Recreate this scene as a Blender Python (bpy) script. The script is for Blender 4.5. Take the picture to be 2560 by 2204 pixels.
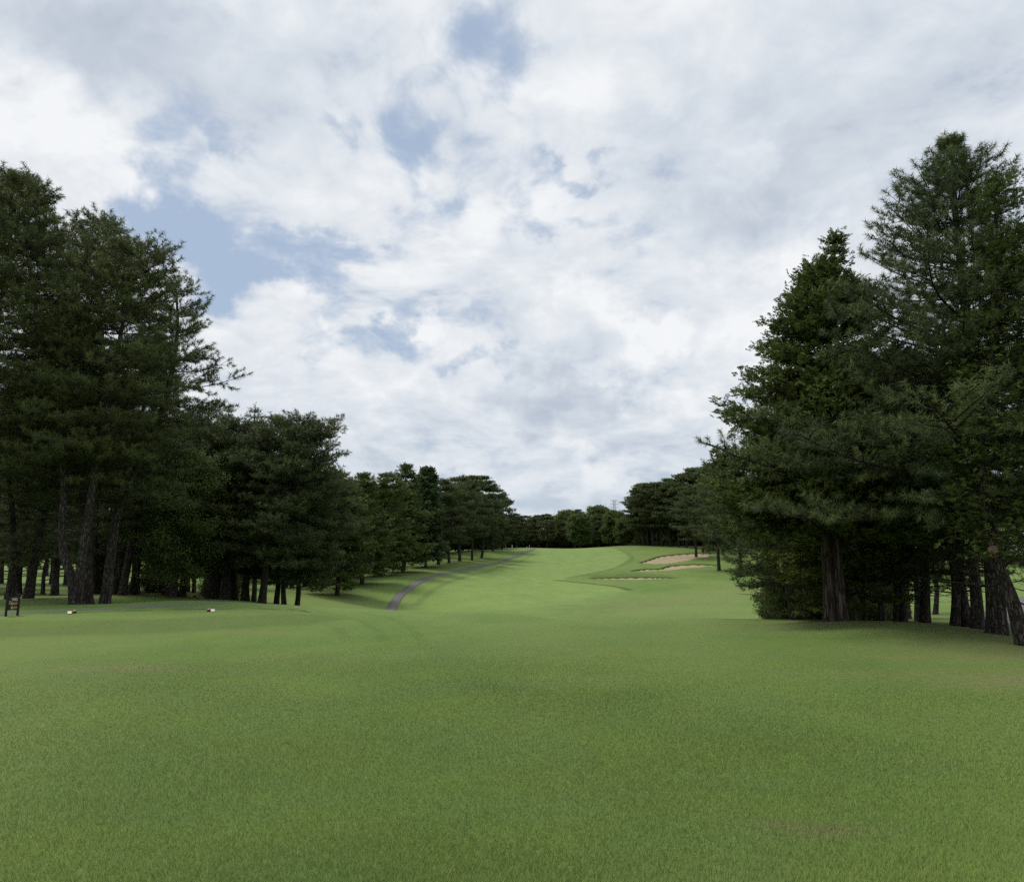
import bpy, math, random
import numpy as np
from mathutils import Vector

C = bpy.context.scene
COL = C.collection
R = math.radians
for o in list(bpy.data.objects):
    bpy.data.objects.remove(o)

# ------------------------------------------------------------------ camera
CAMZ = 1.6
PITCH = 8.7
cam_d = bpy.data.cameras.new('camera')
cam_d.sensor_width = 36.0
cam_d.sensor_fit = 'HORIZONTAL'
cam_d.lens = 26.0
cam_d.clip_start = 0.1
cam_d.clip_end = 12000
cam = bpy.data.objects.new('camera', cam_d)
cam.location = (0, 0, CAMZ)
cam.rotation_euler = (R(90 + PITCH), 0, 0)
COL.objects.link(cam)
C.camera = cam

FPX = 2560 * 26.0 / 36.0            # focal length in photograph pixels
SP, CP = math.sin(R(PITCH)), math.cos(R(PITCH))


def ray(px, py):
    xc = (px - 1280) / FPX
    yc = (1102 - py) / FPX
    return np.array([xc, CP - yc * SP, SP + yc * CP])


def at(px, py, d):
    """point seen at a photograph pixel, d metres ahead of the camera"""
    v = ray(px, py)
    return v / v[1] * d + np.array([0, 0, CAMZ])


# ------------------------------------------------------------------ light
SUN_EL, SUN_AZ = 60.0, -60.0         # azimuth measured from +Y (view direction) towards +X
C.view_settings.view_transform = 'Standard'
C.view_settings.look = 'None'
C.view_settings.exposure = 0.12
C.view_settings.gamma = 1.0
C.view_settings.use_curve_mapping = False
C.render.engine = 'CYCLES'
C.cycles.max_bounces = 5
C.cycles.diffuse_bounces = 3
C.cycles.glossy_bounces = 2
C.cycles.transmission_bounces = 2
C.cycles.use_denoising = False

sun_d = bpy.data.lights.new('sun', 'SUN')
sun_d.energy = 1.8
sun_d.angle = R(14)
sun_d.color = (1.0, 0.95, 0.87)
sun = bpy.data.objects.new('sun', sun_d)
sv = Vector((math.sin(R(SUN_AZ)) * math.cos(R(SUN_EL)), math.cos(R(SUN_AZ)) * math.cos(R(SUN_EL)), math.sin(R(SUN_EL))))
sun.rotation_euler = sv.to_track_quat('Z', 'Y').to_euler()
sun.location = (0, 0, 60)
COL.objects.link(sun)


class NT:
    """small helper to write node trees"""

    def __init__(self, tree):
        self.t = tree
        tree.nodes.clear()

    def n(self, kind, **kw):
        nd = self.t.nodes.new(kind)
        for k, v in kw.items():
            setattr(nd, k, v)
        return nd

    def set(self, sock, v):
        if isinstance(v, bpy.types.NodeSocket):
            self.t.links.new(v, sock)
        elif v is not None:
            sock.default_value = v

    def math(self, op, a, b=None, c=None, clamp=False):
        nd = self.n('ShaderNodeMath', operation=op, use_clamp=clamp)
        self.set(nd.inputs[0], a)
        if b is not None:
            self.set(nd.inputs[1], b)
        if c is not None:
            self.set(nd.inputs[2], c)
        return nd.outputs[0]

    def vmath(self, op, a, b=None, out=0):
        nd = self.n('ShaderNodeVectorMath', operation=op)
        self.set(nd.inputs[0], a)
        if b is not None:
            if op == 'SCALE':
                self.set(nd.inputs['Scale'], b)
            else:
                self.set(nd.inputs[1], b)
        return nd.outputs[out]

    def noise(self, vec, scale, detail=4.0, rough=0.5, dist=0.0, color=False):
        nd = self.n('ShaderNodeTexNoise')
        self.set(nd.inputs['Vector'], vec)
        nd.inputs['Scale'].default_value = scale
        nd.inputs['Detail'].default_value = detail
        nd.inputs['Roughness'].default_value = rough
        nd.inputs['Distortion'].default_value = dist
        return nd.outputs['Color'] if color else nd.outputs[0]

    def range(self, v, a, b, c=0.0, d=1.0, smooth=True):
        nd = self.n('ShaderNodeMapRange', interpolation_type='SMOOTHSTEP' if smooth else 'LINEAR')
        for i, x in enumerate((v, a, b, c, d)):
            self.set(nd.inputs[i], x)
        return nd.outputs[0]

    def mix(self, f, a, b, blend='MIX'):
        nd = self.n('ShaderNodeMix', data_type='RGBA', blend_type=blend)
        self.set(nd.inputs[0], f)
        for i, x in ((6, a), (7, b)):
            if isinstance(x, (tuple, list)):
                x = tuple(x) + ((1.0,) if len(x) == 3 else ())
            self.set(nd.inputs[i], x)
        return nd.outputs[2]


def build_sky():
    w = bpy.data.worlds.new('World')
    C.world = w
    w.use_nodes = True
    T = NT(w.node_tree)
    sky = T.n('ShaderNodeTexSky', sky_type='NISHITA')
    sky.sun_disc = False
    sky.sun_elevation = R(SUN_EL)
    sky.sun_rotation = R(SUN_AZ)
    sky.air_density = 1.0
    sky.dust_density = 1.0
    sky.ozone_density = 1.0
    g = T.n('ShaderNodeTexCoord').outputs['Generated']
    sp = T.n('ShaderNodeSeparateXYZ')
    T.set(sp.inputs[0], g)
    x, y, z = sp.outputs
    zc = T.math('MAXIMUM', z, 0.0)
    inv = T.math('DIVIDE', 1.3, T.math('ADD', zc, 0.34))
    cb = T.n('ShaderNodeCombineXYZ')
    T.set(cb.inputs[0], T.math('MULTIPLY', x, inv))
    T.set(cb.inputs[1], T.math('MULTIPLY', y, inv))
    p = cb.outputs[0]                                   # a point on the cloud deck
    az = T.math('ARCTAN2', x, y)
    el = T.math('ARCSINE', z)
    cb2 = T.n('ShaderNodeCombineXYZ')
    T.set(cb2.inputs[0], az)
    T.set(cb2.inputs[1], el)
    wn = T.noise(g, 5.0, 5.0, 0.55, 0.0, True)
    wn = T.vmath('SCALE', T.vmath('SUBTRACT', wn, (0.5, 0.5, 0.5)), 0.24)
    wn2 = T.noise(g, 22.0, 4.0, 0.6, 0.0, True)
    wn2 = T.vmath('SCALE', T.vmath('SUBTRACT', wn2, (0.5, 0.5, 0.5)), 0.09)
    q = T.vmath('ADD', cb2.outputs[0], T.vmath('ADD', wn, wn2))
    q = T.vmath('MULTIPLY', q, (1.0, 1.0, 0.0))

    def blobs(lst):
        tot = None
        for (px, py, sx, sy, wgt) in lst:
            v = ray(px, py)
            v = v / np.linalg.norm(v)
            a, e = math.atan2(v[0], v[1]), math.asin(v[2])
            kx, ky = FPX / sx * 0.93, FPX / sy * 0.93
            d = T.vmath('SUBTRACT', q, (a, e, 0.0))
            d = T.vmath('MULTIPLY', d, (kx, ky, 0.0))
            ln = T.vmath('LENGTH', d, None, 1)
            f = T.range(ln, 0.0, 1.6, wgt, 0.0)
            tot = f if tot is None else T.math('ADD', tot, f)
        return tot

    blue = blobs([(560, 290, 130, 70, .55), (425, 440, 75, 120, .8), (450, 590, 130, 70, .85), (330, 480, 60, 60, .3),
                  (570, 690, 190, 45, .7), (740, 640, 140, 40, .45), (1055, 300, 80, 150, .5), (1180, 40, 130, 90, .55),
                  (1300, 200, 70, 70, .6), (1510, 440, 90, 38, .8), (1500, 600, 150, 50, .7), (1370, 520, 90, 90, .5),
                  (950, 900, 200, 50, .65), (1080, 800, 150, 75, .6), (1060, 600, 120, 70, .45), (860, 700, 140, 70, .4),
                  (520, 20, 80, 60, .5), (20, 340, 60, 50, .35), (640, 1010, 140, 40, .45), (1400, 1235, 500, 45, .55),
                  (1000, 430, 70, 120, .35), (840, 280, 60, 30, .45), (1750, 370, 60, 25, .3), (1190, 930, 150, 30, .5),
                  (1850, 1180, 200, 40, .4)])
    dark = blobs([(120, 50, 330, 120, .75), (340, 190, 260, 160, .5), (650, 260, 150, 160, .35), (760, 60, 260, 70, .35),
                  (1960, 540, 150, 90, .6), (1900, 420, 300, 120, .3), (2250, 180, 450, 260, .3), (1450, 1000, 230, 40, 1.0),
                  (1640, 960, 130, 45, .5), (1570, 1060, 150, 30, .55), (1330, 960, 60, 30, .3), (1790, 1125, 110, 24, .4),
                  (1690, 850, 45, 45, .35), (2400, 420, 200, 180, .3), (900, 1110, 110, 24, .4), (1800, 620, 120, 60, .3),
                  (1450, 1180, 380, 60, .25), (820, 450, 100, 60, .2), (1700, 250, 200, 90, .15)])
    lite = blobs([(1590, 830, 85, 70, .65), (1500, 750, 45, 45, .5), (1640, 830, 60, 40, .6), (80, 300, 240, 110, .5),
                  (250, 400, 200, 120, .35), (1950, 720, 260, 130, .4), (1800, 900, 240, 90, .3), (1545, 1130, 60, 36, .5),
                  (1420, 1150, 60, 30, .35), (1080, 838, 38, 34, .6), (975, 842, 36, 22, .45), (785, 840, 16, 26, .35),
                  (600, 390, 50, 26, .45), (880, 480, 200, 100, .25), (900, 760, 250, 60, .12), (1650, 190, 70, 40, .25),
                  (1420, 230, 150, 60, .2), (1900, 400, 30, 40, .3), (1180, 560, 120, 70, .25), (1500, 1120, 30, 30, .3)])
    wv = T.vmath('ADD', p, T.vmath('SCALE', T.noise(p, 1.6, 3.0, 0.5, 0.0, True), 0.35))
    n1 = T.noise(wv, 2.6, 9.0, 0.55)
    n1b = T.noise(T.vmath('ADD', wv, T.vmath('MULTIPLY', p, (-0.05, -0.07, 0.0))), 2.6, 5.0, 0.55)
    n2 = T.noise(wv, 5.2, 8.0, 0.6)
    n3 = T.noise(wv, 0.9, 4.0, 0.5)
    n4 = T.noise(wv, 13.0, 6.0, 0.6)
    # coverage: 1 = cloud, 0 = open blue
    cov = T.math('ADD', T.math('MULTIPLY', T.math('SUBTRACT', n1, 0.5), 2.1), 1.04)
    cov = T.math('ADD', cov, T.math('MULTIPLY', T.math('SUBTRACT', n2, 0.5), 0.9))
    cov = T.math('SUBTRACT', cov, T.math('MULTIPLY', blue, .9))
    cov = T.math('ADD', cov, T.math('MULTIPLY', lite, 0.5))
    cov = T.math('ADD', cov, T.math('MULTIPLY', T.math('SUBTRACT', n4, 0.5), 0.7))
    cov = T.range(cov, 0.12, 0.92)
    # brightness of the cloud itself
    br = T.math('ADD', 0.71, T.math('MULTIPLY', T.math('SUBTRACT', n2, 0.5), 0.75))
    br = T.math('ADD', br, T.math('MULTIPLY', T.math('SUBTRACT', n3, 0.5), 0.35))
    br = T.math('ADD', br, T.math('MULTIPLY', T.math('SUBTRACT', n1, n1b), .9))
    br = T.math('ADD', br, T.math('MULTIPLY', T.math('SUBTRACT', n4, 0.5), 0.35))
    br = T.math('ADD', br, T.math('MULTIPLY', lite, 0.5))
    br = T.math('SUBTRACT', br, T.math('MULTIPLY', dark, 0.42))
    rp = T.n('ShaderNodeValToRGB')
    T.set(rp.inputs[0], br)
    e = rp.color_ramp.elements
    e[0].position, e[0].color = 0.0, (4.7, 5.35, 6.25, 1)
    e[1].position, e[1].color = 1.0, (9.0, 9.2, 9.4, 1)
    m = e.new(0.55)
    m.color = (6.6, 7.15, 7.85, 1)
    m = e.new(0.3)
    m.color = (5.6, 6.2, 7.05, 1)
    clear = T.mix(0.75, T.mix(1.0, sky.outputs[0], (1.15, 1.05, 0.95), 'MULTIPLY'), (4.3, 5.4, 7.1))
    # towards the horizon the air itself pales the blue
    low = T.range(z, 0.0, 0.22, 0.55, 0.0)
    clear = T.mix(low, clear, (5.0, 5.8, 6.6))
    c = T.mix(cov, clear, rp.outputs[0])
    c = T.mix(T.range(z, 0.0, 0.20, 0.55, 0.0), c, (5.9, 6.7, 7.5))
    bg = T.n('ShaderNodeBackground')
    T.set(bg.inputs[0], c)
    bg.inputs[1].default_value = 0.092
    out = T.n('ShaderNodeOutputWorld')
    T.set(out.inputs[0], bg.outputs[0])


build_sky()


# ------------------------------------------------------------------ helpers
def tag(o, label=None, cat=None, group=None, kind=None):
    if label:
        o['label'] = label
    if cat:
        o['category'] = cat
    if group:
        o['group'] = group
    if kind:
        o['kind'] = kind
    return o


def empty(name, loc, rz=0.0, sc=1.0):
    o = bpy.data.objects.new(name, None)
    o.empty_display_size = 0.3
    o.location = loc
    o.rotation_euler = (0, 0, rz)
    o.scale = (sc, sc, sc)
    COL.objects.link(o)
    return o


def link_mesh(name, me, parent=None):
    o = bpy.data.objects.new(name, me)
    COL.objects.link(o)
    if parent:
        o.parent = parent
    return o


def mesh_np(name, verts, faces_flat, sizes, mats, smooth=False):
    """mesh from numpy arrays; sizes = loop count of every face (an int or an array)"""
    me = bpy.data.meshes.new(name)
    verts = np.asarray(verts, dtype=np.float32)
    ff = np.asarray(faces_flat, dtype=np.int32).ravel()
    if np.isscalar(sizes):
        sizes = np.full(len(ff) // sizes, sizes, dtype=np.int32)
    st = np.concatenate(([0], np.cumsum(sizes)[:-1])).astype(np.int32)
    me.vertices.add(len(verts))
    me.vertices.foreach_set('co', verts.ravel())
    me.loops.add(len(ff))
    me.loops.foreach_set('vertex_index', ff)
    me.polygons.add(len(sizes))
    me.polygons.foreach_set('loop_start', st)
    if smooth:
        me.polygons.foreach_set('use_smooth', np.ones(len(sizes), dtype=bool))
    for m in mats:
        me.materials.append(m)
    me.update(calc_edges=True)
    me.validate()
    return me


def fattr(me, name, vals, domain):
    a = me.attributes.new(name, 'FLOAT', domain)
    a.data.foreach_set('value', np.asarray(vals, dtype=np.float32))


class MB:
    """collects boxes, tubes and lathes into one mesh"""

    def __init__(self):
        self.v, self.f = [], []

    def add(self, vs, fs):
        b = len(self.v)
        self.v += [tuple(p) for p in vs]
        self.f += [tuple(i + b for i in f) for f in fs]

    def box(self, c, s, rot=None, bevel=0.0):
        sx, sy, sz = (k / 2 for k in s)
        pts = []
        bv = min(bevel, sx * .9, sy * .9, sz * .9)
        if bv <= 0:
            pts = [(a * sx, b * sy, d * sz) for d in (-1, 1) for a, b in ((-1, -1), (1, -1), (1, 1), (-1, 1))]
            fs = [(3, 2, 1, 0), (4, 5, 6, 7), (0, 1, 5, 4), (1, 2, 6, 5), (2, 3, 7, 6), (3, 0, 4, 7)]
        else:
            ring = [(-1, -1, 1, 0), (-1, -1, 0, 1)]
            def rg(z, k):
                a, b = sx - k, sy - k
                e = bv
                return [(-a + e, -b, z), (a - e, -b, z), (a, -b + e, z), (a, b - e, z), (a - e, b, z), (-a + e, b, z), (-a, b - e, z), (-a, -b + e, z)]
            pts = rg(-sz, bv) + rg(-sz + bv, 0) + rg(sz - bv, 0) + rg(sz, bv)
            fs = [tuple(range(7, -1, -1)), tuple(range(24, 32))]
            for r in range(3):
                for k in range(8):
                    a, b = r * 8 + k, r * 8 + (k + 1) % 8
                    fs.append((a, b, b + 8, a + 8))
        if rot is not None:
            pts = [tuple(rot @ Vector(p)) for p in pts]
        self.add([(p[0] + c[0], p[1] + c[1], p[2] + c[2]) for p in pts], fs)

    def lathe(self, prof, n=24, c=(0, 0, 0)):
        vs, fs = [], []
        for (r, z) in prof:
            for k in range(n):
                a = 2 * math.pi * k / n
                vs.append((c[0] + r * math.cos(a), c[1] + r * math.sin(a), c[2] + z))
        for i in range(len(prof) - 1):
            for k in range(n):
                a, b = i * n + k, i * n + (k + 1) % n
                fs.append((a, b, b + n, a + n))
        fs.append(tuple(range(n - 1, -1, -1)))
        fs.append(tuple(range((len(prof) - 1) * n, len(prof) * n)))
        self.add(vs, fs)

    def bar(self, a, b, r, n=4):
        a, b = np.array(a, float), np.array(b, float)
        d = b - a
        d /= np.linalg.norm(d)
        u = np.cross(d, (0, 0, 1.0)) if abs(d[2]) < .9 else np.cross(d, (1.0, 0, 0))
        u /= np.linalg.norm(u)
        v = np.cross(d, u)
        vs = []
        for p in (a, b):
            for k in range(n):
                t = 2 * math.pi * (k + .5) / n
                vs.append(p + r * (math.cos(t) * u + math.sin(t) * v))
        fs = [(k, (k + 1) % n, n + (k + 1) % n, n + k) for k in range(n)] + [tuple(range(n - 1, -1, -1)), tuple(range(n, 2 * n))]
        self.add(vs, fs)

    def build(self, name, mat, parent=None, smooth=False):
        me = bpy.data.meshes.new(name)
        me.from_pydata(self.v, [], self.f)
        me.materials.append(mat)
        if smooth:
            me.polygons.foreach_set('use_smooth', [True] * len(me.polygons))
        me.update()
        return link_mesh(name, me, parent)


# ------------------------------------------------------------------ materials
def new_mat(name):
    m = bpy.data.materials.new(name)
    m.use_nodes = True
    T = NT(m.node_tree)
    out = T.n('ShaderNodeOutputMaterial')
    b = T.n('ShaderNodeBsdfPrincipled')
    T.set(out.inputs[0], b.outputs[0])
    return m, T, b, out


def bump(T, b, height, strength, distance):
    bn = T.n('ShaderNodeBump')
    bn.inputs['Strength'].default_value = strength
    bn.inputs['Distance'].default_value = distance
    T.set(bn.inputs['Height'], height)
    T.set(b.inputs['Normal'], bn.outputs[0])


def attr(T, name):
    a = T.n('ShaderNodeAttribute', attribute_name=name)
    return a.outputs['Fac']


def plain(name, col, rough=0.6, var=0.15, scale=30.0, spec=0.3):
    m, T, b, _ = new_mat(name)
    p = T.n('ShaderNodeTexCoord').outputs['Object']
    n = T.noise(p, scale, 4.0, 0.6)
    dk = tuple(c * (1 - var) for c in col)
    lt = tuple(min(1, c * (1 + var)) for c in col)
    T.set(b.inputs['Base Color'], T.mix(n, dk, lt))
    b.inputs['Roughness'].default_value = rough
    b.inputs['Specular IOR Level'].default_value = spec
    return m


def ground_material():
    m, T, b, _ = new_mat('turf')
    pos = T.n('ShaderNodeNewGeometry').outputs['Position']
    fw, edge, dry, soil = attr(T, 'fairway'), attr(T, 'edge'), attr(T, 'dry'), attr(T, 'soil')
    sx = T.vmath('MULTIPLY', pos, (1.0, 0.55, 1.0))
    nbig = T.noise(sx, 0.09, 3.0, 0.55)
    nmid = T.noise(sx, 0.45, 7.0, 0.66)
    nsm = T.noise(pos, 6.0, 5.0, 0.65)
    nfine = T.noise(pos, 55.0, 3.0, 0.7)
    rough = T.mix(T.range(nmid, 0.3, 0.7), (0.100, 0.176, 0.038), (0.138, 0.214, 0.056))
    rough = T.mix(T.range(nbig, 0.38, 0.62, 0.0, 0.9), rough, (0.158, 0.220, 0.066))
    fair = T.mix(T.range(nmid, 0.3, 0.7), (0.152, 0.240, 0.068), (0.205, 0.286, 0.092))
    fair = T.mix(T.range(nbig, 0.35, 0.7, 0.0, 0.6), fair, (0.190, 0.282, 0.074))
    c = T.mix(fw, rough, fair)
    hue = T.noise(T.vmath('MULTIPLY', pos, (.7, 1.0, 1.0)), 0.8, 6.0, 0.66)
    c = T.mix(1.0, c, T.mix(T.range(hue, .34, .66), (0.99, 1.00, 1.00), (1.08, 1.03, 0.88)), 'MULTIPLY')
    c = T.mix(T.math('MULTIPLY', dry, T.range(nsm, 0.25, 0.7, 0.35, 1.0)), c, (0.215, 0.200, 0.095))
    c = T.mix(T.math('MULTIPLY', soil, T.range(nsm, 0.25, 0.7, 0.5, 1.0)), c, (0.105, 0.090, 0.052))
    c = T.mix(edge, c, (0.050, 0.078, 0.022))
    f = T.math('ADD', T.math('MULTIPLY', nsm, 0.45), T.math('MULTIPLY', nfine, 0.9))
    c = T.mix(1.0, c, T.mix(T.range(f, 0.35, 1.0, 0.0, 1.0, False), (0.80, 0.80, 0.78), (1.20, 1.20, 1.16)), 'MULTIPLY')
    T.set(b.inputs['Base Color'], c)
    b.inputs['Roughness'].default_value = 0.85
    b.inputs['Specular IOR Level'].default_value = 0.15
    bump(T, b, T.math('ADD', nfine, T.math('MULTIPLY', nsm, 1.2)), 0.7, 0.03)
    return m


def blade_material():
    m, T, b, out = new_mat('grass_blades')
    t = attr(T, 'tint')
    u = attr(T, 'patch')
    c = T.mix(t, (0.168, 0.264, 0.052), (0.280, 0.384, 0.118))
    pos = T.n('ShaderNodeNewGeometry').outputs['Position']
    n = T.noise(T.vmath('MULTIPLY', pos, (.7, 1.0, 1.0)), 0.8, 6.0, 0.66)
    c = T.mix(1.0, c, T.mix(T.range(n, .34, .66), (1.00, 1.00, 0.98), (1.10, 1.03, 0.86)), 'MULTIPLY')
    c = T.mix(u, c, (0.215, 0.215, 0.095))
    T.set(b.inputs['Base Color'], c)
    b.inputs['Roughness'].default_value = 0.5
    b.inputs['Specular IOR Level'].default_value = 0.12
    nrm = T.n('ShaderNodeNewGeometry').outputs['Normal']
    nrm = T.vmath('NORMALIZE', T.vmath('ADD', T.vmath('SCALE', nrm, 0.45), (0.0, 0.0, 1.0)))
    T.set(b.inputs['Normal'], nrm)
    tr = T.n('ShaderNodeBsdfTranslucent')
    T.set(tr.inputs[0], c)
    mx = T.n('ShaderNodeMixShader')
    mx.inputs[0].default_value = 0.15
    T.set(mx.inputs[1], b.outputs[0])
    T.set(mx.inputs[2], tr.outputs[0])
    T.set(out.inputs[0], mx.outputs[0])
    return m


def leaf_material(name, dark, light, warm, transl=0.12, rough=0.55, wamt=0.4):
    m, T, b, out = new_mat(name)
    t = attr(T, 'tint')
    rnd = T.n('ShaderNodeObjectInfo').outputs['Random']
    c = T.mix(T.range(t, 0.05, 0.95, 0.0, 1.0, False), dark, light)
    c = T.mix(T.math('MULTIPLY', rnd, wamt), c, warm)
    T.set(b.inputs['Base Color'], c)
    nrm = T.n('ShaderNodeNewGeometry').outputs['Normal']
    nrm = T.vmath('NORMALIZE', T.vmath('ADD', T.vmath('SCALE', nrm, 0.9), (0.0, 0.0, 0.6)))
    T.set(b.inputs['Normal'], nrm)
    b.inputs['Roughness'].default_value = rough
    b.inputs['Specular IOR Level'].default_value = 0.12
    tr = T.n('ShaderNodeBsdfTranslucent')
    T.set(tr.inputs[0], c)
    mx = T.n('ShaderNodeMixShader')
    mx.inputs[0].default_value = transl
    T.set(mx.inputs[1], b.outputs[0])
    T.set(mx.inputs[2], tr.outputs[0])
    T.set(out.inputs[0], mx.outputs[0])
    return m


def bark_material(name, dark, light, zs=0.28, scale=9.0, dist=0.05):
    m, T, b, _ = new_mat(name)
    p = T.n('ShaderNodeTexCoord').outputs['Object']
    q = T.vmath('MULTIPLY', p, (1.0, 1.0, zs))
    n1 = T.noise(q, scale, 5.0, 0.65, 0.6)
    vo = T.n('ShaderNodeTexVoronoi', feature='DISTANCE_TO_EDGE')
    T.set(vo.inputs['Vector'], T.vmath('ADD', q, T.vmath('SCALE', T.noise(q, scale * 1.3, 3.0, .6, 0, True), 0.12)))
    vo.inputs['Scale'].default_value = scale * 1.1
    crack = T.range(vo.outputs[0], 0.0, 0.22)
    n2 = T.noise(p, 2.0, 3.0, 0.6)
    c = T.mix(T.math('MULTIPLY', crack, T.range(n1, .25, .75)), dark, light)
    c = T.mix(T.range(n2, .5, .75, 0, .35), c, tuple(k * .8 for k in (light[0] * .9, light[1] * 1.08, light[2] * .9)))
    T.set(b.inputs['Base Color'], c)
    b.inputs['Roughness'].default_value = 0.9
    b.inputs['Specular IOR Level'].default_value = 0.15
    bump(T, b, T.math('ADD', T.math('MULTIPLY', crack, 1.0), T.math('MULTIPLY', n1, 0.8)), 1.0, dist)
    return m


M_TURF = ground_material()
M_BLADE = blade_material()
M_PINE = leaf_material('pine_needles', (0.034, 0.058, 0.020), (0.122, 0.158, 0.052), (0.108, 0.116, 0.032), .2)
M_BLACKPINE = leaf_material('layered_pine_needles', (0.034, 0.058, 0.021), (0.120, 0.158, 0.054), (0.106, 0.116, 0.036), .2)
M_CYPRESS = leaf_material('cypress_sprays', (0.030, 0.056, 0.012), (0.112, 0.162, 0.036), (0.112, 0.128, 0.024), .2)
M_CEDAR = leaf_material('cedar_needles', (0.030, 0.056, 0.022), (0.098, 0.142, 0.056), (0.086, 0.104, 0.040), .2)
M_BROAD = leaf_material('broad_leaves', (0.034, 0.064, 0.014), (0.116, 0.168, 0.042), (0.122, 0.128, 0.030), 0.3)
M_BARK = bark_material('pine_bark', (0.024, 0.020, 0.017), (0.136, 0.117, 0.098), .2, 15.0, .04)
M_BARK_CYP = bark_material('cypress_bark', (0.028, 0.021, 0.017), (0.150, 0.115, 0.090), 0.07, 12.0, 0.04)


# ------------------------------------------------------------------ the lie of the land
# heights are pinned at measured spots (photo pixel, distance) and a thin-plate surface runs through them
CTRL = []
for a in (-75, -50, -30, -12, 0, 12, 30, 50, 75):
    for r in (2.0, 5.0, 9.0, 13.0):
        CTRL.append((r * math.sin(R(a)), r * math.cos(R(a)), -0.015 * r))
for (px, py, d) in [
    (1000, 1528, 25.5), (1300, 1534, 25), (1550, 1547, 24), (1800, 1556, 22.5), (2090, 1563, 19.7), (2300, 1565, 18.5),
    (2450, 1582, 17), (2560, 1612, 14.5), (2800, 1640, 14.5),
    (-300, 1550, 19), (20, 1541, 19), (300, 1536, 19.6), (560, 1530, 20.5), (-300, 1528, 22), (100, 1523, 21.7), (500, 1518, 22.7), (740, 1514, 24.5),
    (0, 1582, 17.1), (300, 1580, 17.2), (600, 1565, 18.2), (850, 1560, 19.3),
    (190, 1510, 26), (-100, 1508, 27), (450, 1505, 28.5), (330, 1495, 36), (0, 1494, 40), (600, 1503, 38), (300, 1488, 48), (100, 1470, 68), (300, 1462, 78), (470, 1460, 84),
    (60, 1450, 95), (300, 1440, 150), (0, 1432, 180), (600, 1436, 150), (-400, 1450, 110),
    (985, 1515, 78), (1280, 1529, 70), (1280, 1480, 92), (1280, 1440, 122), (1280, 1400, 160), (1280, 1377, 192), (1290, 1369, 212),
    (1280, 1372, 250), (1280, 1375, 300), (1480, 1371, 212), (1480, 1375, 260), (1400, 1377, 300),
    (720, 1508, 64), (843, 1488, 80), (906, 1461, 92), (957, 1438, 104), (1008, 1430, 112), (1096, 1411, 128), (1148, 1402, 140), (1229, 1374, 180),
    (700, 1470, 100), (850, 1420, 140), (1000, 1395, 170), (1100, 1380, 210),
    (1650, 1530, 62), (1700, 1500, 78), (1700, 1455, 108), (1580, 1448, 117), (1600, 1431, 123), (1420, 1436, 124), (1440, 1412, 146), (1680, 1421, 135), (1620, 1406, 142),
    (1700, 1384, 152), (1560, 1364, 188), (1740, 1390, 148), (1660, 1366, 180), (1850, 1425, 122), (1850, 1380, 160), (1900, 1500, 75), (1950, 1545, 50),
    (2000, 1551, 30), (2160, 1552, 27), (2300, 1552, 32), (2500, 1545, 38), (2530, 1480, 60), (2550, 1420, 110), (2300, 1430, 110), (2700, 1420, 110), (2200, 1390, 160),
]:
    CTRL.append(tuple(at(px, py, d)))
for (x, y, z) in [(-12, 46, -2.0), (-5, 45, -2.7), (3, 45, -3.0), (10, 44, -2.8), (0, 58, -3.9), (8, 60, -3.8), (-7, 62, -3.6), (-30, 60, -1.6),
                  (-15, 33, -0.95), (-6, 33, -1.0), (2, 33, -1.2), (9, 33, -1.25), (0, 330, 3.0), (150, 330, 3.0), (-150, 330, 1.0), (60, 250, 4.0), (-60, 260, 2.0)]:
    CTRL.append((x, y, z))
CTRL = np.array(CTRL)


def warp(x, y):
    th = np.arctan2(x, y)
    r = np.hypot(x, y)
    return np.stack([1.4 * np.clip(th, -1.3, 1.3), np.log(np.minimum(r, 340.0) + 8.0)], -1)


_K = warp(CTRL[:, 0], CTRL[:, 1])


def _phi(d2):
    return 0.5 * d2 * np.log(d2 + 1e-9)


_n = len(CTRL)
_A = np.zeros((_n + 3, _n + 3))
_A[:_n, :_n] = _phi(((_K[:, None] - _K[None]) ** 2).sum(-1)) + np.eye(_n) * 2e-4
_A[:_n, _n] = 1
_A[:_n, _n + 1:] = _K
_A[_n:, :_n] = _A[:_n, _n:].T
_W = np.linalg.solve(_A, np.concatenate([CTRL[:, 2], np.zeros(3)]))


def height(x, y):
    x = np.atleast_1d(np.asarray(x, float))
    y = np.atleast_1d(np.asarray(y, float))
    sh = x.shape
    x, y = x.ravel(), y.ravel()
    out = np.empty(len(x))
    for s in range(0, len(x), 60000):
        q = warp(x[s:s + 60000], y[s:s + 60000])
        d2 = ((q[:, None, :] - _K[None]) ** 2).sum(-1)
        out[s:s + 60000] = _phi(d2) @ _W[:_n] + _W[_n] + q @ _W[_n + 1:]
    # small undulations of mown turf
    out += 0.018 * np.sin(x * 0.9 + 1.1 * np.sin(y * .43)) * np.sin(y * 0.75 + 0.6 * np.sin(x * .8)) + 0.008 * np.sin(2.3 * x + y) * np.sin(1.9 * y - x)
    # the low hump the cypress stands on, and the one beside it
    for (px, py, d, rr, hh) in ((2095, 1563, 19.9, 1.3, .10), (2300, 1568, 18.0, 1.5, .10)):
        c = at(px, py, d)
        out += hh * np.exp(-((x - c[0]) ** 2 + (y - c[1]) ** 2) / rr ** 2)
    return out.reshape(sh)


def hz(x, y):
    return float(height(x, y)[0])


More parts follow.
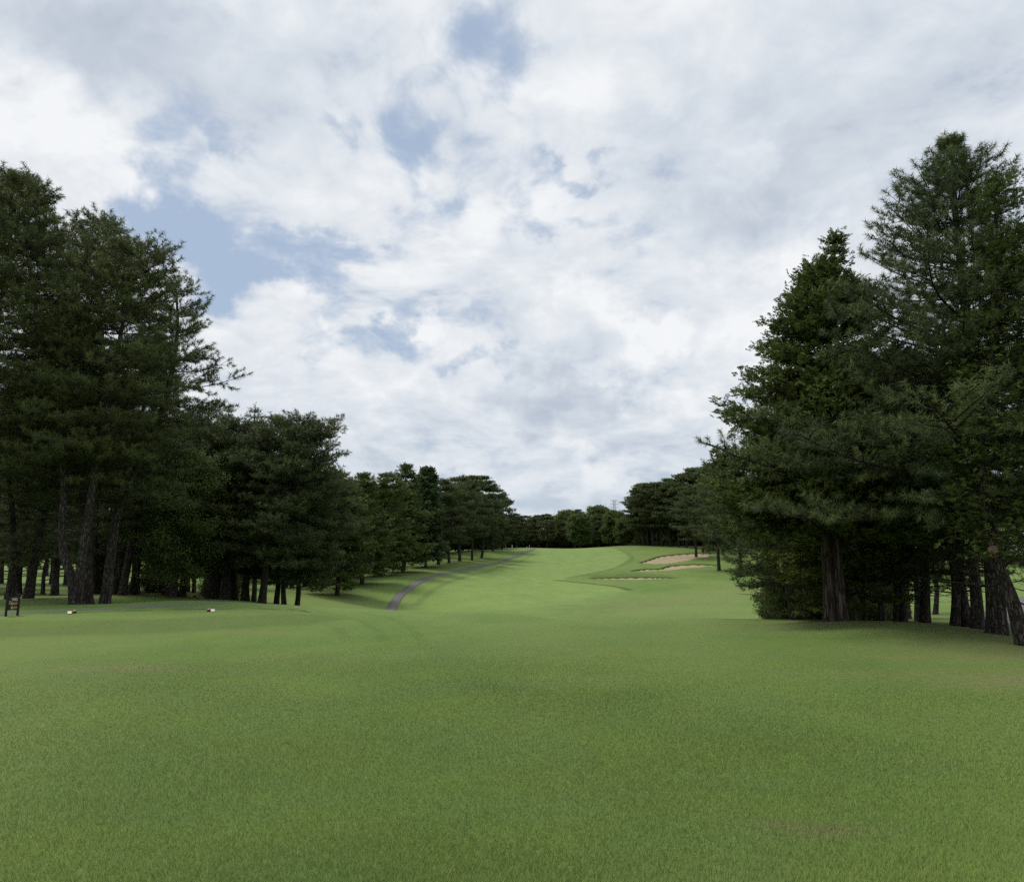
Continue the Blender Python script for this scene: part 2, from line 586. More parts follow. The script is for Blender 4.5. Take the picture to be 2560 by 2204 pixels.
def hit(px, py, d0=3.0, d1=330.0):
    """where the line of sight through a pixel meets the ground between d0 and d1"""
    v = ray(px, py)
    v = v / v[1]
    d = np.linspace(d0, d1, 1400)
    g = CAMZ + v[2] * d - height(v[0] * d, d)
    k = np.where((g[:-1] > 0) & (g[1:] <= 0))[0]
    if len(k) == 0:
        k = [int(np.argmin(np.abs(g)))]
        dd = d[k[0]]
    else:
        i = k[0]
        dd = d[i] + (d[i + 1] - d[i]) * g[i] / (g[i] - g[i + 1])
    return np.array([v[0] * dd, dd, hz(v[0] * dd, dd)])


def in_poly(x, y, poly):
    c = np.zeros(x.shape, bool)
    j = len(poly) - 1
    for i in range(len(poly)):
        xi, yi, xj, yj = poly[i][0], poly[i][1], poly[j][0], poly[j][1]
        t = ((yi > y) != (yj > y)) & (x < (xj - xi) * (y - yi) / (yj - yi + 1e-12) + xi)
        c ^= t
        j = i
    return c


def seg_dist(x, y, line):
    d = np.full(x.shape, 1e9)
    for (a, b) in zip(line[:-1], line[1:]):
        ax, ay, bx, by = a[0], a[1], b[0], b[1]
        L2 = (bx - ax) ** 2 + (by - ay) ** 2 + 1e-12
        t = np.clip(((x - ax) * (bx - ax) + (y - ay) * (by - ay)) / L2, 0, 1)
        d = np.minimum(d, np.hypot(x - ax - t * (bx - ax), y - ay - t * (by - ay)))
    return d


def smooth_line(pts, n):
    pts = np.array(pts, float)
    P = np.vstack([2 * pts[0] - pts[1], pts, 2 * pts[-1] - pts[-2]])
    out = []
    m = len(pts) - 1
    for u in np.linspace(0, m, n):
        i = min(int(u), m - 1)
        t = u - i
        p0, p1, p2, p3 = P[i], P[i + 1], P[i + 2], P[i + 3]
        out.append(0.5 * (2 * p1 + (p2 - p0) * t + (2 * p0 - 5 * p1 + 4 * p2 - p3) * t * t + (3 * p1 - p0 - 3 * p2 + p3) * t ** 3))
    return np.array(out)


# sand bunkers: the near rim and the far (lip) rim, read along the hillside
BUNK = {
    'upper': ([(1600, 1407), (1640, 1408.5), (1680, 1406.5), (1715, 1401), (1738, 1396), (1770, 1392)],
              [(1600, 1406), (1626, 1398), (1650, 1390), (1690, 1385), (1735, 1382), (1778, 1381)]),
    'middle': ([(1578, 1428), (1620, 1427), (1660, 1425), (1700, 1421.5), (1750, 1417), (1790, 1414)],
               [(1578, 1427), (1610, 1422), (1648, 1421), (1680, 1413), (1740, 1409.5), (1790, 1412)]),
    'lower': ([(1478, 1445.5), (1520, 1447.2), (1570, 1448), (1620, 1447.5), (1655, 1446), (1690, 1444.5)],
              [(1478, 1444.5), (1530, 1443), (1580, 1444.5), (1640, 1442.5), (1660, 1444.5), (1690, 1443.5)]),
}
BP = {}
for k, (fr, bk) in BUNK.items():
    F = smooth_line([hit(px, py, 80, 210) for px, py in fr], 80)
    B = smooth_line([hit(px, py, 80, 210) for px, py in bk], 80)
    for i in range(80):                     # keep a real width of sand even where it is seen edge on
        dv = B[i, :2] - F[i, :2]
        need = 2.2 * math.sin(math.pi * i / 79) ** .5 + 0.25
        if dv[1] < need:
            B[i, 1] = F[i, 1] + need
            B[i, 0] = F[i, 0] + (B[i, 0] - F[i, 0]) * .5
    BP[k] = (F, B)

FAIRWAY = [hit(px, py, 60, 300) for px, py in
           [(1080, 1527), (1250, 1532), (1390, 1517), (1490, 1500), (1570, 1476), (1560, 1469), (1500, 1461), (1440, 1455),
            (1400, 1450), (1420, 1444), (1470, 1434), (1520, 1424), (1562, 1408), (1578, 1391), (1560, 1378), (1545, 1372), (1520, 1369.5), (1440, 1369.5),
            (1340, 1371), (1322, 1384), (1260, 1408), (1180, 1428), (1110, 1447), (1062, 1470), (1040, 1495), (1030, 1520)]]
FAIRWAY = [tuple(p[:2]) for p in FAIRWAY]
TEE_EDGE = smooth_line([hit(px, py, 10, 40)[:2] for px, py in [(-200, 1549), (0, 1538), (150, 1532), (300, 1527), (480, 1522.5), (600, 1521), (690, 1522), (740, 1524), (770, 1529)]], 40)
MOW_LINE = smooth_line([hit(px, py, 60, 220)[:2] for px, py in [(1390, 1450), (1440, 1455), (1500, 1461), (1545, 1467), (1576, 1475)]], 20)
MOW_LINE2 = smooth_line([hit(px, py, 60, 220)[:2] for px, py in [(1545, 1372), (1578, 1390), (1562, 1407), (1520, 1424), (1470, 1434), (1420, 1444)]], 24)
PATH_C = smooth_line([hit(px, py, 62, 300)[:2] for px, py in [(975, 1528), (984, 1513), (998, 1490), (1021, 1473), (1054, 1452), (1087, 1440), (1137, 1430),
                                                            (1187, 1419), (1237, 1409), (1270, 1398), (1295, 1388), (1311, 1380), (1327, 1375.5), (1337, 1372)]], 160)


STRIPES = [(smooth_line([hit(px, py, 5, 40)[:2] for px, py in pts], 20), w, k) for pts, w, k in (
    ([(800, 1528), (880, 1545), (935, 1570), (960, 1600)], .12, .16), ([(905, 1530), (985, 1548), (1035, 1575), (1060, 1610)], .12, .14), ([(680, 1535), (780, 1552), (850, 1575), (870, 1605)], .12, .14))]
STRIPES += [(smooth_line([hit(px, py, 66, 240)[:2] for px, py in pts], 30), w, k) for pts, w, k in (
    ([(1040, 1512), (1075, 1480), (1120, 1456), (1180, 1436), (1240, 1421), (1300, 1403), (1335, 1385)], .45, .30),)]


def build_ground():
    th1 = np.radians(np.concatenate([np.arange(-180, -42, 3.0), np.arange(-42, 42, 0.085), np.arange(42, 180, 3.0)]))
    rr = np.concatenate([np.array([0.15, .6, 1.2, 2.0]), np.geomspace(2.8, 88, 330), np.arange(88.5, 222, 0.45), np.geomspace(223, 7000, 60)])
    TH, RR = np.meshgrid(th1, rr)
    X, Y = RR * np.sin(TH), RR * np.cos(TH)
    Z = height(X, Y)
    # far ground eases down and flattens out
    far = np.clip((RR - 320) / 700, 0, 1)
    Z = Z * (1 - far) + (-1.0) * far
    inb = np.zeros(X.shape, bool)
    for (F, B) in BP.values():
        inb |= in_poly(X, Y, [tuple(p[:2]) for p in F] + [tuple(p[:2]) for p in B[::-1]])
    Z = np.where(inb, Z - 1.5, Z)
    sd = seg_dist(X, Y, FAIRWAY + FAIRWAY[:1])
    ins = in_poly(X, Y, FAIRWAY)
    sd = np.where(ins, sd, -sd)
    soft = np.interp(Y, [70, 95, 105], [16.0, 6.0, 1.5])
    fw = np.clip(0.5 + sd / soft, 0, 1)
    fw = fw * fw * (3 - 2 * fw)
    # the teeing ground is mown like a fairway
    tee = TEE_EDGE
    ty = np.interp(X, tee[:, 0], tee[:, 1])
    tin = (Y < ty) & (Y > ty - 2.6) & (X < tee[-1, 0])
    fw = np.maximum(fw, np.where(tin, 0.30, 0.0))
    # turf on the plateau's brow is coloured part way towards the paler fairway
    brow = np.exp(-((Y - 25.5) / 5.0) ** 2) * np.clip((X + 10.5) / 4.0, 0, 1) * np.clip((9.5 - X) / 4.0, 0, 1)
    fw = np.maximum(fw, .6 * brow)
    edge = np.zeros(X.shape)
    for ln, w, k in ((TEE_EDGE, 0.075, 1.0), (MOW_LINE, 0.5, .75), (MOW_LINE2, 0.5, .3)):
        edge = np.maximum(edge, k * np.clip(1.6 - seg_dist(X, Y, ln) / w, 0, 1))
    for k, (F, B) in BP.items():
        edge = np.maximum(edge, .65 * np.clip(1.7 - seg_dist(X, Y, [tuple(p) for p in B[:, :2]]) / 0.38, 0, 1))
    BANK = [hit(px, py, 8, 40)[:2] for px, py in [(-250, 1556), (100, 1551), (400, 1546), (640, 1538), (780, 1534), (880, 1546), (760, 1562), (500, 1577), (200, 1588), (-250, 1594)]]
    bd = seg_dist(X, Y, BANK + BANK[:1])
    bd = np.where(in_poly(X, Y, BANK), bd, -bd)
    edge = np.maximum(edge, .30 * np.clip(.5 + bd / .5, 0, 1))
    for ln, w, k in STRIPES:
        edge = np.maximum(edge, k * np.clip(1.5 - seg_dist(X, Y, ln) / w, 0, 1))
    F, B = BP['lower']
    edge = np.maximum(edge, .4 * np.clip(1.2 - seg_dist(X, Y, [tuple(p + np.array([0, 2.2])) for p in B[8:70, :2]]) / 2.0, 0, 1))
    dry = np.zeros(X.shape)
    for (px, py, rx, ry, k) in ((330, 1668, 1.1, .45, .8), (2050, 2075, .3, .12, .9), (1950, 2060, .2, .1, .6), (2600, 1700, 1.6, .8, .9), (2400, 1690, 1.8, .7, .5),
                                (1850, 2190, .3, .1, .4), (2500, 1640, 3.0, .6, .5), (2250, 1620, 2.2, .5, .35), (620, 1580, 1.8, .4, .35), (900, 1640, 2.0, .8, .2), (1430, 1700, 1.5, .6, .2)):
        c = hit(px, py, 2.5, 30)
        dry = np.maximum(dry, k * np.exp(-((X - c[0]) / rx) ** 2 - ((Y - c[1]) / ry) ** 2))
    for (px, py, rx, ry, k) in ((1640, 1505, 6, 6, .55), (1560, 1515, 5, 8, .35), (1850, 1480, 5, 10, .3), (1200, 1375, 20, 6, .2)):
        c = hit(px, py, 55, 250)
        dry = np.maximum(dry, k * np.exp(-((X - c[0]) / rx) ** 2 - ((Y - c[1]) / ry) ** 2))
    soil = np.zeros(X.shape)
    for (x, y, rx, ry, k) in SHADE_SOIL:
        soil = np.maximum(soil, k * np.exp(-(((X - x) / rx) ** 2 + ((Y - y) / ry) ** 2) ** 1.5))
    nr, nt = X.shape
    idx = np.arange(nr * nt).reshape(nr, nt)
    a, b2 = idx[:-1, :-1], idx[1:, 1:]
    q = np.stack([idx[:-1, :-1], idx[:-1, 1:], idx[1:, 1:], idx[1:, :-1]], -1).reshape(-1, 4)
    close = np.stack([idx[:-1, -1], idx[:-1, 0], idx[1:, 0], idx[1:, -1]], -1)
    q = np.concatenate([q, close])[:, ::-1]
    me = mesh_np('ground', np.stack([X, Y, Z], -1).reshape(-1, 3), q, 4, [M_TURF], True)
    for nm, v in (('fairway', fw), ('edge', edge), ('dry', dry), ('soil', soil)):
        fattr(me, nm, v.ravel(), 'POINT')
    o = link_mesh('ground', me)
    tag(o, 'rolling mown turf of the fairway, rough and tee', 'ground', kind='structure')


def build_bunkers():
    m, T, b, _ = new_mat('bunker_sand')
    p = T.n('ShaderNodeNewGeometry').outputs['Position']
    n = T.noise(p, 1.2, 5.0, .6)
    n2 = T.noise(T.vmath('MULTIPLY', p, (4.0, 1.0, 6.0)), 2.0, 4.0, .6)
    c = T.mix(n, (0.330, 0.266, 0.160), (0.440, 0.372, 0.240))
    c = T.mix(T.range(n2, .45, .75, 0, .5), c, (0.280, 0.200, 0.125))
    T.set(b.inputs['Base Color'], c)
    b.inputs['Roughness'].default_value = .95
    b.inputs['Specular IOR Level'].default_value = .1
    bump(T, b, T.math('ADD', n, n2), .6, .15)
    lab = {'upper': 'large sand bunker with a tall raked face, highest on the hillside',
           'middle': 'long narrow sand bunker between the two others on the hillside',
           'lower': 'thin strip of sand in the lowest bunker under a grassy bank'}
    for k, (F, B) in BP.items():
        nv = 14
        V = []
        for j in range(nv):
            v = j / (nv - 1)
            P = F + (B - F) * v
            hh = height(P[:, 0], P[:, 1])
            zf, zb = height(F[:, 0], F[:, 1]) - 0.03, height(B[:, 0], B[:, 1]) - 0.22
            zl = zf + (zb - zf) * v ** 1.7
            wob = 0.06 * np.sin(np.arange(80) * .9 + 3 * v) * v
            V.append(np.stack([P[:, 0], P[:, 1], np.minimum(zl + wob, hh + .02)], -1))
        V = np.array(V).reshape(-1, 3)
        idx = np.arange(nv * 80).reshape(nv, 80)
        q = np.stack([idx[:-1, :-1], idx[:-1, 1:], idx[1:, 1:], idx[1:, :-1]], -1).reshape(-1, 4)
        o = link_mesh('sand_bunker', mesh_np('sand_bunker', V, q, 4, [m], True))
        tag(o, lab[k], 'sand bunker', kind='structure')


def build_paths():
    m, T, b, _ = new_mat('asphalt')
    p = T.n('ShaderNodeNewGeometry').outputs['Position']
    n = T.noise(p, 1.0, 5.0, .6)
    T.set(b.inputs['Base Color'], T.mix(n, (0.085, 0.083, 0.077), (0.140, 0.136, 0.126)))
    b.inputs['Roughness'].default_value = .85
    bump(T, b, T.noise(p, 60.0, 2.0, .6), .3, .01)

    def ribbon(c, w, name, label, lift=.04):
        c = np.asarray(c)
        t = np.gradient(c, axis=0)
        t /= np.linalg.norm(t, axis=1)[:, None]
        nrm = np.stack([-t[:, 1], t[:, 0]], -1)
        V = []
        prof = ((-.5, -.05), (-.49, 1), (-.2, 1.3), (.2, 1.3), (.49, 1), (.5, -.05))
        for u, k in prof:
            q = c + nrm * u * w
            V.append(np.stack([q[:, 0], q[:, 1], height(q[:, 0], q[:, 1]) + lift * k], -1))
        V = np.array(V)
        n = len(c)
        idx = np.arange(len(prof) * n).reshape(len(prof), n)
        q = np.stack([idx[:-1, :-1], idx[:-1, 1:], idx[1:, 1:], idx[1:, :-1]], -1).reshape(-1, 4)
        o = link_mesh(name, mesh_np(name, V.reshape(-1, 3), q[:, ::-1], 4, [m], False))
        tag(o, label, 'path', kind='structure')

    ribbon(PATH_C, 1.0, 'cart_path', 'grey asphalt cart path curving up beside the fairway', .07)
    L = smooth_line([hit(px, py, 18, 34)[:2] for px, py in [(-250, 1538), (0, 1532), (200, 1524.5), (300, 1520), (400, 1514.5), (500, 1509), (560, 1507)]], 40)
    ribbon(L, .55, 'footpath', 'narrow worn grey path running behind the tee', .012)
    Rr = smooth_line([(15.5, 20.0), (17.5, 25.5), (21.5, 33.0), (27.5, 42.0), (36, 52), (50, 63), (70, 72)], 50)
    ribbon(Rr, 2.3, 'cart_path', 'grey asphalt cart path seen between the pine trunks', .05)


def build_grass():
    rng = np.random.default_rng(5)
    N = 1200000
    u = rng.random(N)
    r0, r1, k = 3.1, 19.0, 0.35                     # density falls with distance
    r = (r0 ** k + u * (r1 ** k - r0 ** k)) ** (1 / k)
    th = rng.uniform(-R(41), R(41), N)
    x, y = r * np.sin(th), r * np.cos(th)
    z = height(x, y)
    grow = np.clip(r / 6.5, .8, 1.9)
    pat = 0.5 + 0.25 * np.sin(x * 1.3 + 2 * np.sin(y * .7)) + 0.25 * np.sin(y * 2.1 + 1.5 * np.sin(x * 1.9))
    pat2 = 0.5 + 0.5 * np.sin(x * .5 + 1.3 * np.sin(y * .31) + 1) * np.sin(y * .45 + np.sin(x * .4))
    fade = np.clip((19.0 - r) / 11.0, 0.05, 1)
    h = (1 + .3 * np.clip((8.5 - r) / 4, 0, 1)) * rng.uniform(.010, .025, N) * (.8 + .5 * pat) * fade
    w = rng.uniform(.0022, .0042, N) * grow
    lean = rng.uniform(.15, .95, N) * h
    la = rng.uniform(0, 2 * math.pi, N) * .75 + 2.2 + 1.5 * np.sin(x * .35) + np.sin(y * .6)
    fa = rng.uniform(0, math.pi, N)
    dx, dy = np.cos(fa) * w / 2, np.sin(fa) * w / 2
    V = np.empty((N, 3, 3), np.float32)
    V[:, 0] = np.stack([x - dx, y - dy, z - .004], -1)
    V[:, 1] = np.stack([x + dx, y + dy, z - .004], -1)
    V[:, 2] = np.stack([x + np.cos(la) * lean, y + np.sin(la) * lean, z + h], -1)
    me = mesh_np('grass', V.reshape(-1, 3), np.arange(3 * N), 3, [M_BLADE])
    tint = np.clip(.42 + rng.normal(0, .11, N) * fade + .14 * (pat - .5) + .12 * (pat2 - .5), 0, 1)
    dryp = np.where(rng.random(N) < .05, rng.uniform(.3, 1, N), 0)
    for (px, py, rx, ry, kk) in ((330, 1668, 1.1, .45, .8), (2050, 2075, .3, .12, .9), (1950, 2060, .2, .1, .6), (2600, 1700, 1.6, .8, .9), (2400, 1690, 1.8, .7, .5), (2500, 1640, 3.0, .6, .5)):
        c = hit(px, py, 2.5, 30)
        dryp = np.maximum(dryp, kk * rng.uniform(.4, 1, N) * np.exp(-((x - c[0]) / rx) ** 2 - ((y - c[1]) / ry) ** 2))
    fattr(me, 'tint', tint, 'FACE')
    fattr(me, 'patch', dryp, 'FACE')
    o = link_mesh('grass', me)
    tag(o, 'short green grass blades of the near rough', 'grass', kind='stuff')


# ------------------------------------------------------------------ trees
UP = np.array([0, 0, 1.0])


def nz(v):
    return v / (np.linalg.norm(v, axis=-1, keepdims=True) + 1e-9)


class Wood:
    def __init__(self):
        self.v, self.f, self.n = [], [], 0

    def tube(self, P, r, sides=6, flare=0.0, lobes=5, ph=0.0, seed=0):
        P = np.asarray(P, float)
        n = len(P)
        T = nz(np.gradient(P, axis=0))
        ref = np.where(np.abs(T[:, 2:3]) > .85, np.array([[1.0, 0, 0]]), UP[None])
        U = nz(np.cross(T, ref))
        W = np.cross(T, U)
        a = np.arange(sides) * 2 * math.pi / sides
        rad = np.repeat(np.asarray(r, float)[:, None], sides, 1)
        if flare > 0:
            hgt = (P[:, 2] - P[0, 2])[:, None]
            rad = rad * (1 + flare * np.exp(-hgt / .38) * (1 + .55 * np.cos(lobes * a + ph))[None])
            rad = rad * (1 + .05 * np.sin(lobes * a + ph + hgt * 1.3) + .03 * np.sin(3 * a + hgt * 4 + seed))
        V = P[:, None] + rad[..., None] * (np.cos(a)[None, :, None] * U[:, None] + np.sin(a)[None, :, None] * W[:, None])
        idx = np.arange(n * sides).reshape(n, sides) + self.n
        nx = np.roll(idx, -1, 1)
        self.f.append(np.stack([idx[:-1], nx[:-1], nx[1:], idx[1:]], -1).reshape(-1, 4))
        self.v.append(V.reshape(-1, 3))
        self.n += n * sides

    def mesh(self, name, mat):
        return mesh_np(name, np.concatenate(self.v), np.concatenate(self.f), 4, [mat], True)


def exp_needles(P, D, t, rng, n, L, w, ls, lo=25, hi=75):
    m = len(P)
    a = rng.uniform(0, 2 * math.pi, (m, n))
    al = np.radians(rng.uniform(lo, hi, (m, n)))
    s = nz(np.cross(D, nz(rng.normal(size=(m, 3)))))
    b = np.cross(D, s)
    rad = np.cos(a)[..., None] * s[:, None] + np.sin(a)[..., None] * b[:, None]
    d = np.cos(al)[..., None] * D[:, None] + np.sin(al)[..., None] * rad
    base = P[:, None] + D[:, None] * (rng.uniform(0, 1, (m, n)) * ls)[..., None]
    tip = base + d * (L * rng.uniform(.7, 1.15, (m, n)))[..., None]
    tip[..., 2] -= L * .12
    side = nz(np.cross(d, nz(rng.normal(size=(m, n, 3))))) * w / 2
    V = np.stack([base - side, base + side, tip], 2)
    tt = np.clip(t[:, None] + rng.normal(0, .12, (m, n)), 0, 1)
    return V.reshape(-1, 3), tt.ravel(), 3


def exp_spray(P, D, t, rng, n, L, w, flat=.45):
    m = len(P)
    N = nz(UP[None] + rng.normal(0, flat, (m, 3)))
    N = nz(N - D * (N * D).sum(-1, keepdims=True))
    S = np.cross(D, N)
    u = np.linspace(0, 1, n)[None] * np.ones((m, 1))
    sg = np.where(np.arange(n) % 2 == 0, 1, -1)[None]
    ang = sg * np.radians(62 - 34 * u) + rng.normal(0, .18, (m, n))
    ang[:, -1] = rng.normal(0, .2, m)
    d = np.cos(ang)[..., None] * D[:, None] + np.sin(ang)[..., None] * S[:, None] - N[:, None] * rng.uniform(-.05, .4, (m, n))[..., None]
    d = nz(d)
    base = P[:, None] + D[:, None] * (u * L * .9)[..., None]
    ln = (L * (.75 - .3 * u) * rng.uniform(.7, 1.2, (m, n)))[..., None]
    tip = base + d * ln
    sd = nz(np.cross(d, N[:, None] + rng.normal(0, .5, (m, n, 3)))) * w / 2
    mid = base + d * ln * .45
    V = np.stack([base, mid + sd, tip, mid - sd], 2)
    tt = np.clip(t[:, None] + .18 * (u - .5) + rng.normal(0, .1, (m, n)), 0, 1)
    return V.reshape(-1, 3), tt.ravel(), 4


def exp_leaf(P, D, t, rng, n, L, w, ls):
    m = len(P)
    base = P[:, None] + rng.normal(0, ls, (m, n, 3))
    d = nz(rng.normal(size=(m, n, 3)) + D[:, None] * .6 - UP * .25)
    ln = (L * rng.uniform(.7, 1.2, (m, n)))[..., None]
    sd = nz(np.cross(d, nz(rng.normal(size=(m, n, 3)) + UP * .8))) * w / 2
    mid = base + d * ln * .5
    V = np.stack([base, mid + sd, base + d * ln, mid - sd], 2)
    tt = np.clip(t[:, None] + rng.normal(0, .14, (m, n)), 0, 1)
    return V.reshape(-1, 3), tt.ravel(), 4


def prof(tab):
    a = np.array(tab, float)
    return lambda t: float(np.interp(t, a[:, 0], a[:, 1]))


LIB = {}


def grow_tree(key, seed, stems, radius, hb, gap, per, fol, mat, bark, elev=(5, 55), asym=(0, 0), sp2=.38, sp3=.2, seclen=.55, secmin=.5,
              droop=.0, upshoot=.35, bare=.25, jit=.2, sides=16, flare=.22, lobes=5, dead=0, inner=0, pad=1.0, twigs=True, rmul=1.0, clus=2, cspread=.10, reach=.6, tvar=.1, cz=.45, jmax=1.22):
    """one tree as a trunk mesh (stems, limbs, twigs) and a crown mesh (foliage).
    stems: [(points, base radius, top radius)], radius: profile of crown reach over 0..1 of the crown height"""
    rng = np.random.default_rng(seed)
    W = Wood()
    SP_, SD, ST = [], [], []
    top = max(s[0][-1][2] for s in stems)
    for si, (pts, r0, r1) in enumerate(stems):
        L = smooth_line(pts, 60)
        zs = L[:, 2]
        rr = r1 + (r0 - r1) * (1 - np.linspace(0, 1, 60)) ** .9
        W.tube(L, rr, sides, flare, lobes, rng.uniform(0, 6), seed)
        hbi = hb[si] if isinstance(hb, (list, tuple)) else hb
        h = hbi
        az = rng.uniform(0, 6.28)
        while h < zs[-1] - .12:
            t = (h - hbi) / max(zs[-1] - hbi, .1)
            tt = (h - min(hb) if isinstance(hb, (list, tuple)) else h - hb) / max(top - (min(hb) if isinstance(hb, (list, tuple)) else hb), .1)
            k = int(np.clip(np.searchsorted(zs, h), 1, 59))
            o = L[k]
            np_ = max(2, int(round(per * rng.uniform(.75, 1.25) * (1 + .35 * (t > .7)))))
            for b in range(np_):
                a = az + b * 2 * math.pi / np_ + rng.normal(0, .3)
                dr = np.array([math.cos(a), math.sin(a), 0])
                Rr = max(.12, radius(tt) * (1 + asym[0] * dr[0] + asym[1] * dr[1]) - reach * min(1, .35 + radius(tt) / 4)) * float(np.clip(rng.normal(1.0, jit), .5, jmax))
                e = elev[0] + (elev[1] - elev[0]) * t ** 1.6 + rng.normal(0, 6)
                er = R(float(np.clip(e, -30, 75)))
                te = math.sin(er)
                ln = Rr
                if o[2] + te * ln > zs[-1] + .25:            # nothing outgrows the leader
                    ln = max(.3, (zs[-1] + .25 - o[2]) / max(te, .2))
                ch = math.cos(er)
                s = np.linspace(0, 1, 9)
                lat = np.cross(dr, UP)
                w1, w2 = rng.normal(0, .10), rng.normal(0, .06)
                sag = -droop * s * (1 - s) * 2 - droop * .6 * s ** 2 + .10 * s ** 3
                B = o + dr * (s * ln * ch)[:, None] + lat * ((w1 * np.sin(s * 2.6) + w2 * np.sin(s * 6)) * ln)[:, None] + UP * ((te * s + sag) * ln)[:, None]
                rb = max(.009, min(rr[k] * .45, .0095 * ln + .007)) * rmul
                W.tube(B, rb * (1 - .8 * s), 5)
                bd = nz(B[-1] - B[-3])
                base_t = rng.uniform(.2, .75)
                SP_.append(B[-1][None] - bd[None] * .05)
                SD.append(bd[None])
                ST.append(np.array([base_t + .1]))
                # side shoots
                sl = np.arange(bare * ln, ln, min(sp2, .16 * ln + .04) * rng.uniform(.85, 1.15))
                sg = 1
                for q in sl:
                    u = q / ln
                    i = min(int(u * 8), 7)
                    f = u * 8 - i
                    c = B[i] * (1 - f) + B[i + 1] * f
                    bt = nz(B[i + 1] - B[i])
                    sg = -sg
                    ang = R(rng.uniform(38, 68)) * sg
                    lt = np.cross(bt, UP)
                    lt = lt / (np.linalg.norm(lt) + 1e-6)
                    d2 = bt * math.cos(ang) + lt * math.sin(ang) + UP * rng.normal(.08, .16) * pad
                    d2 = nz(d2)
                    l2 = (seclen * ln * (1 - u) + min(secmin, .42 * ln + .05)) * rng.uniform(.6, 1.2)
                    ns = max(1, int(l2 / sp3))
                    v = (np.arange(ns) + rng.uniform(.3, 1.0)) / ns * l2
                    v = np.clip(v, 0, l2)
                    cc = c + d2 * v[:, None] + UP * (-.10 * droop * v ** 2 / max(l2, .1))[:, None]
                    alt = np.where(np.arange(ns) % 2 == 0, 1, -1) * rng.uniform(.3, .9, ns)
                    l3 = np.cross(d2, UP)
                    dd = nz(d2[None] * rng.uniform(.5, 1.0, ns)[:, None] + l3[None] * alt[:, None] + UP[None] * (upshoot + rng.normal(0, .2, ns))[:, None])
                    SP_.append(cc)
                    SD.append(dd)
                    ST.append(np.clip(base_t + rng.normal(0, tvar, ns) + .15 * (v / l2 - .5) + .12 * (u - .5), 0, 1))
                    if twigs:
                        W.tube(np.stack([c, c + d2 * l2 * .5, c + d2 * l2]), np.array([rb * .4, rb * .25, .004]), 3)
            az += 2.4
            h += gap * rng.uniform(.75, 1.25)
        # leader
        SP_.append(L[-1][None] - UP * .1)
        SD.append(UP[None] * 1.0)
        ST.append(np.array([.6]))
        # dead lower limbs
        for b in range(dead):
            hh = rng.uniform(.45, 1.0) * hbi
            k = int(np.clip(np.searchsorted(zs, hh), 1, 59))
            a = rng.uniform(0, 6.28)
            dr = np.array([math.cos(a), math.sin(a), rng.uniform(-.1, .25)])
            ln = rng.uniform(.5, 2.2)
            s = np.linspace(0, 1, 5)
            W.tube(L[k] + dr * (s * ln)[:, None] + UP * (.15 * s * s * rng.normal())[:, None], .03 * (1 - .8 * s) * rmul, 5)
    P, D, t = np.concatenate(SP_), np.concatenate(SD), np.concatenate(ST)
    kind = fol[0]
    if clus > 1:
        P = np.repeat(P, clus, 0) + rng.normal(0, cspread, (len(P) * clus, 3)) * np.array([1, 1, cz])
        D = nz(np.repeat(D, clus, 0) + rng.normal(0, .35, (len(P), 3)))
        t = np.clip(np.repeat(t, clus) + rng.normal(0, .08, len(P)), 0, 1)
    if kind == 'needle':
        V, tt, k = exp_needles(P, D, t, rng, *fol[1:])
    elif kind == 'spray':
        V, tt, k = exp_spray(P, D, t, rng, *fol[1:])
    else:
        V, tt, k = exp_leaf(P, D, t, rng, *fol[1:])
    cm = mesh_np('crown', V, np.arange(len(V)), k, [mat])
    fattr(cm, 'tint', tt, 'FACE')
    LIB[key] = (W.mesh('trunk', bark), cm, top)


def plant(key, px, py, d, label, name='pine_tree', cat='pine tree', group=None, rz=0.0, sc=1.0, sink=.06, xyz=None):
    p = at(px, py, d) if xyz is None else np.array([xyz[0], xyz[1], 0.0])
    z = hz(p[0], p[1])
    o = empty(name, (p[0], p[1], z - sink), rz, sc)
    tag(o, label, cat, group)
    link_mesh('trunk', LIB[key][0], o)
    link_mesh('crown', LIB[key][1], o)
    return o


def stem(H, r0, lean=(0, 0), bend=.15, seed=0, r1=.03, z0=0.0):
    rg = random.Random(seed)
    pts = []
    for i in range(6):
        t = i / 5
        pts.append((lean[0] * t + rg.uniform(-bend, bend) * (t > 0), lean[1] * t + rg.uniform(-bend, bend) * (t > 0), z0 + H * t))
    return (pts, r0, r1)


# foliage settings by distance: kind, leaves per shoot, leaf length, leaf width, shoot length
NEED_A = ('needle', 54, .16, .0135, .26, 25, 88)
NEED_B = ('needle', 40, .19, .021, .28, 25, 88)
NEED_C = ('needle', 12, .28, .055, .36, 20, 85)
NEED_D = ('needle', 10, .38, .12, .42, 15, 90)
SPRAY_A = ('spray', 12, .15, .032)
SPRAY_C = ('spray', 9, .30, .075)
SPRAY_D = ('spray', 7, .75, .26)


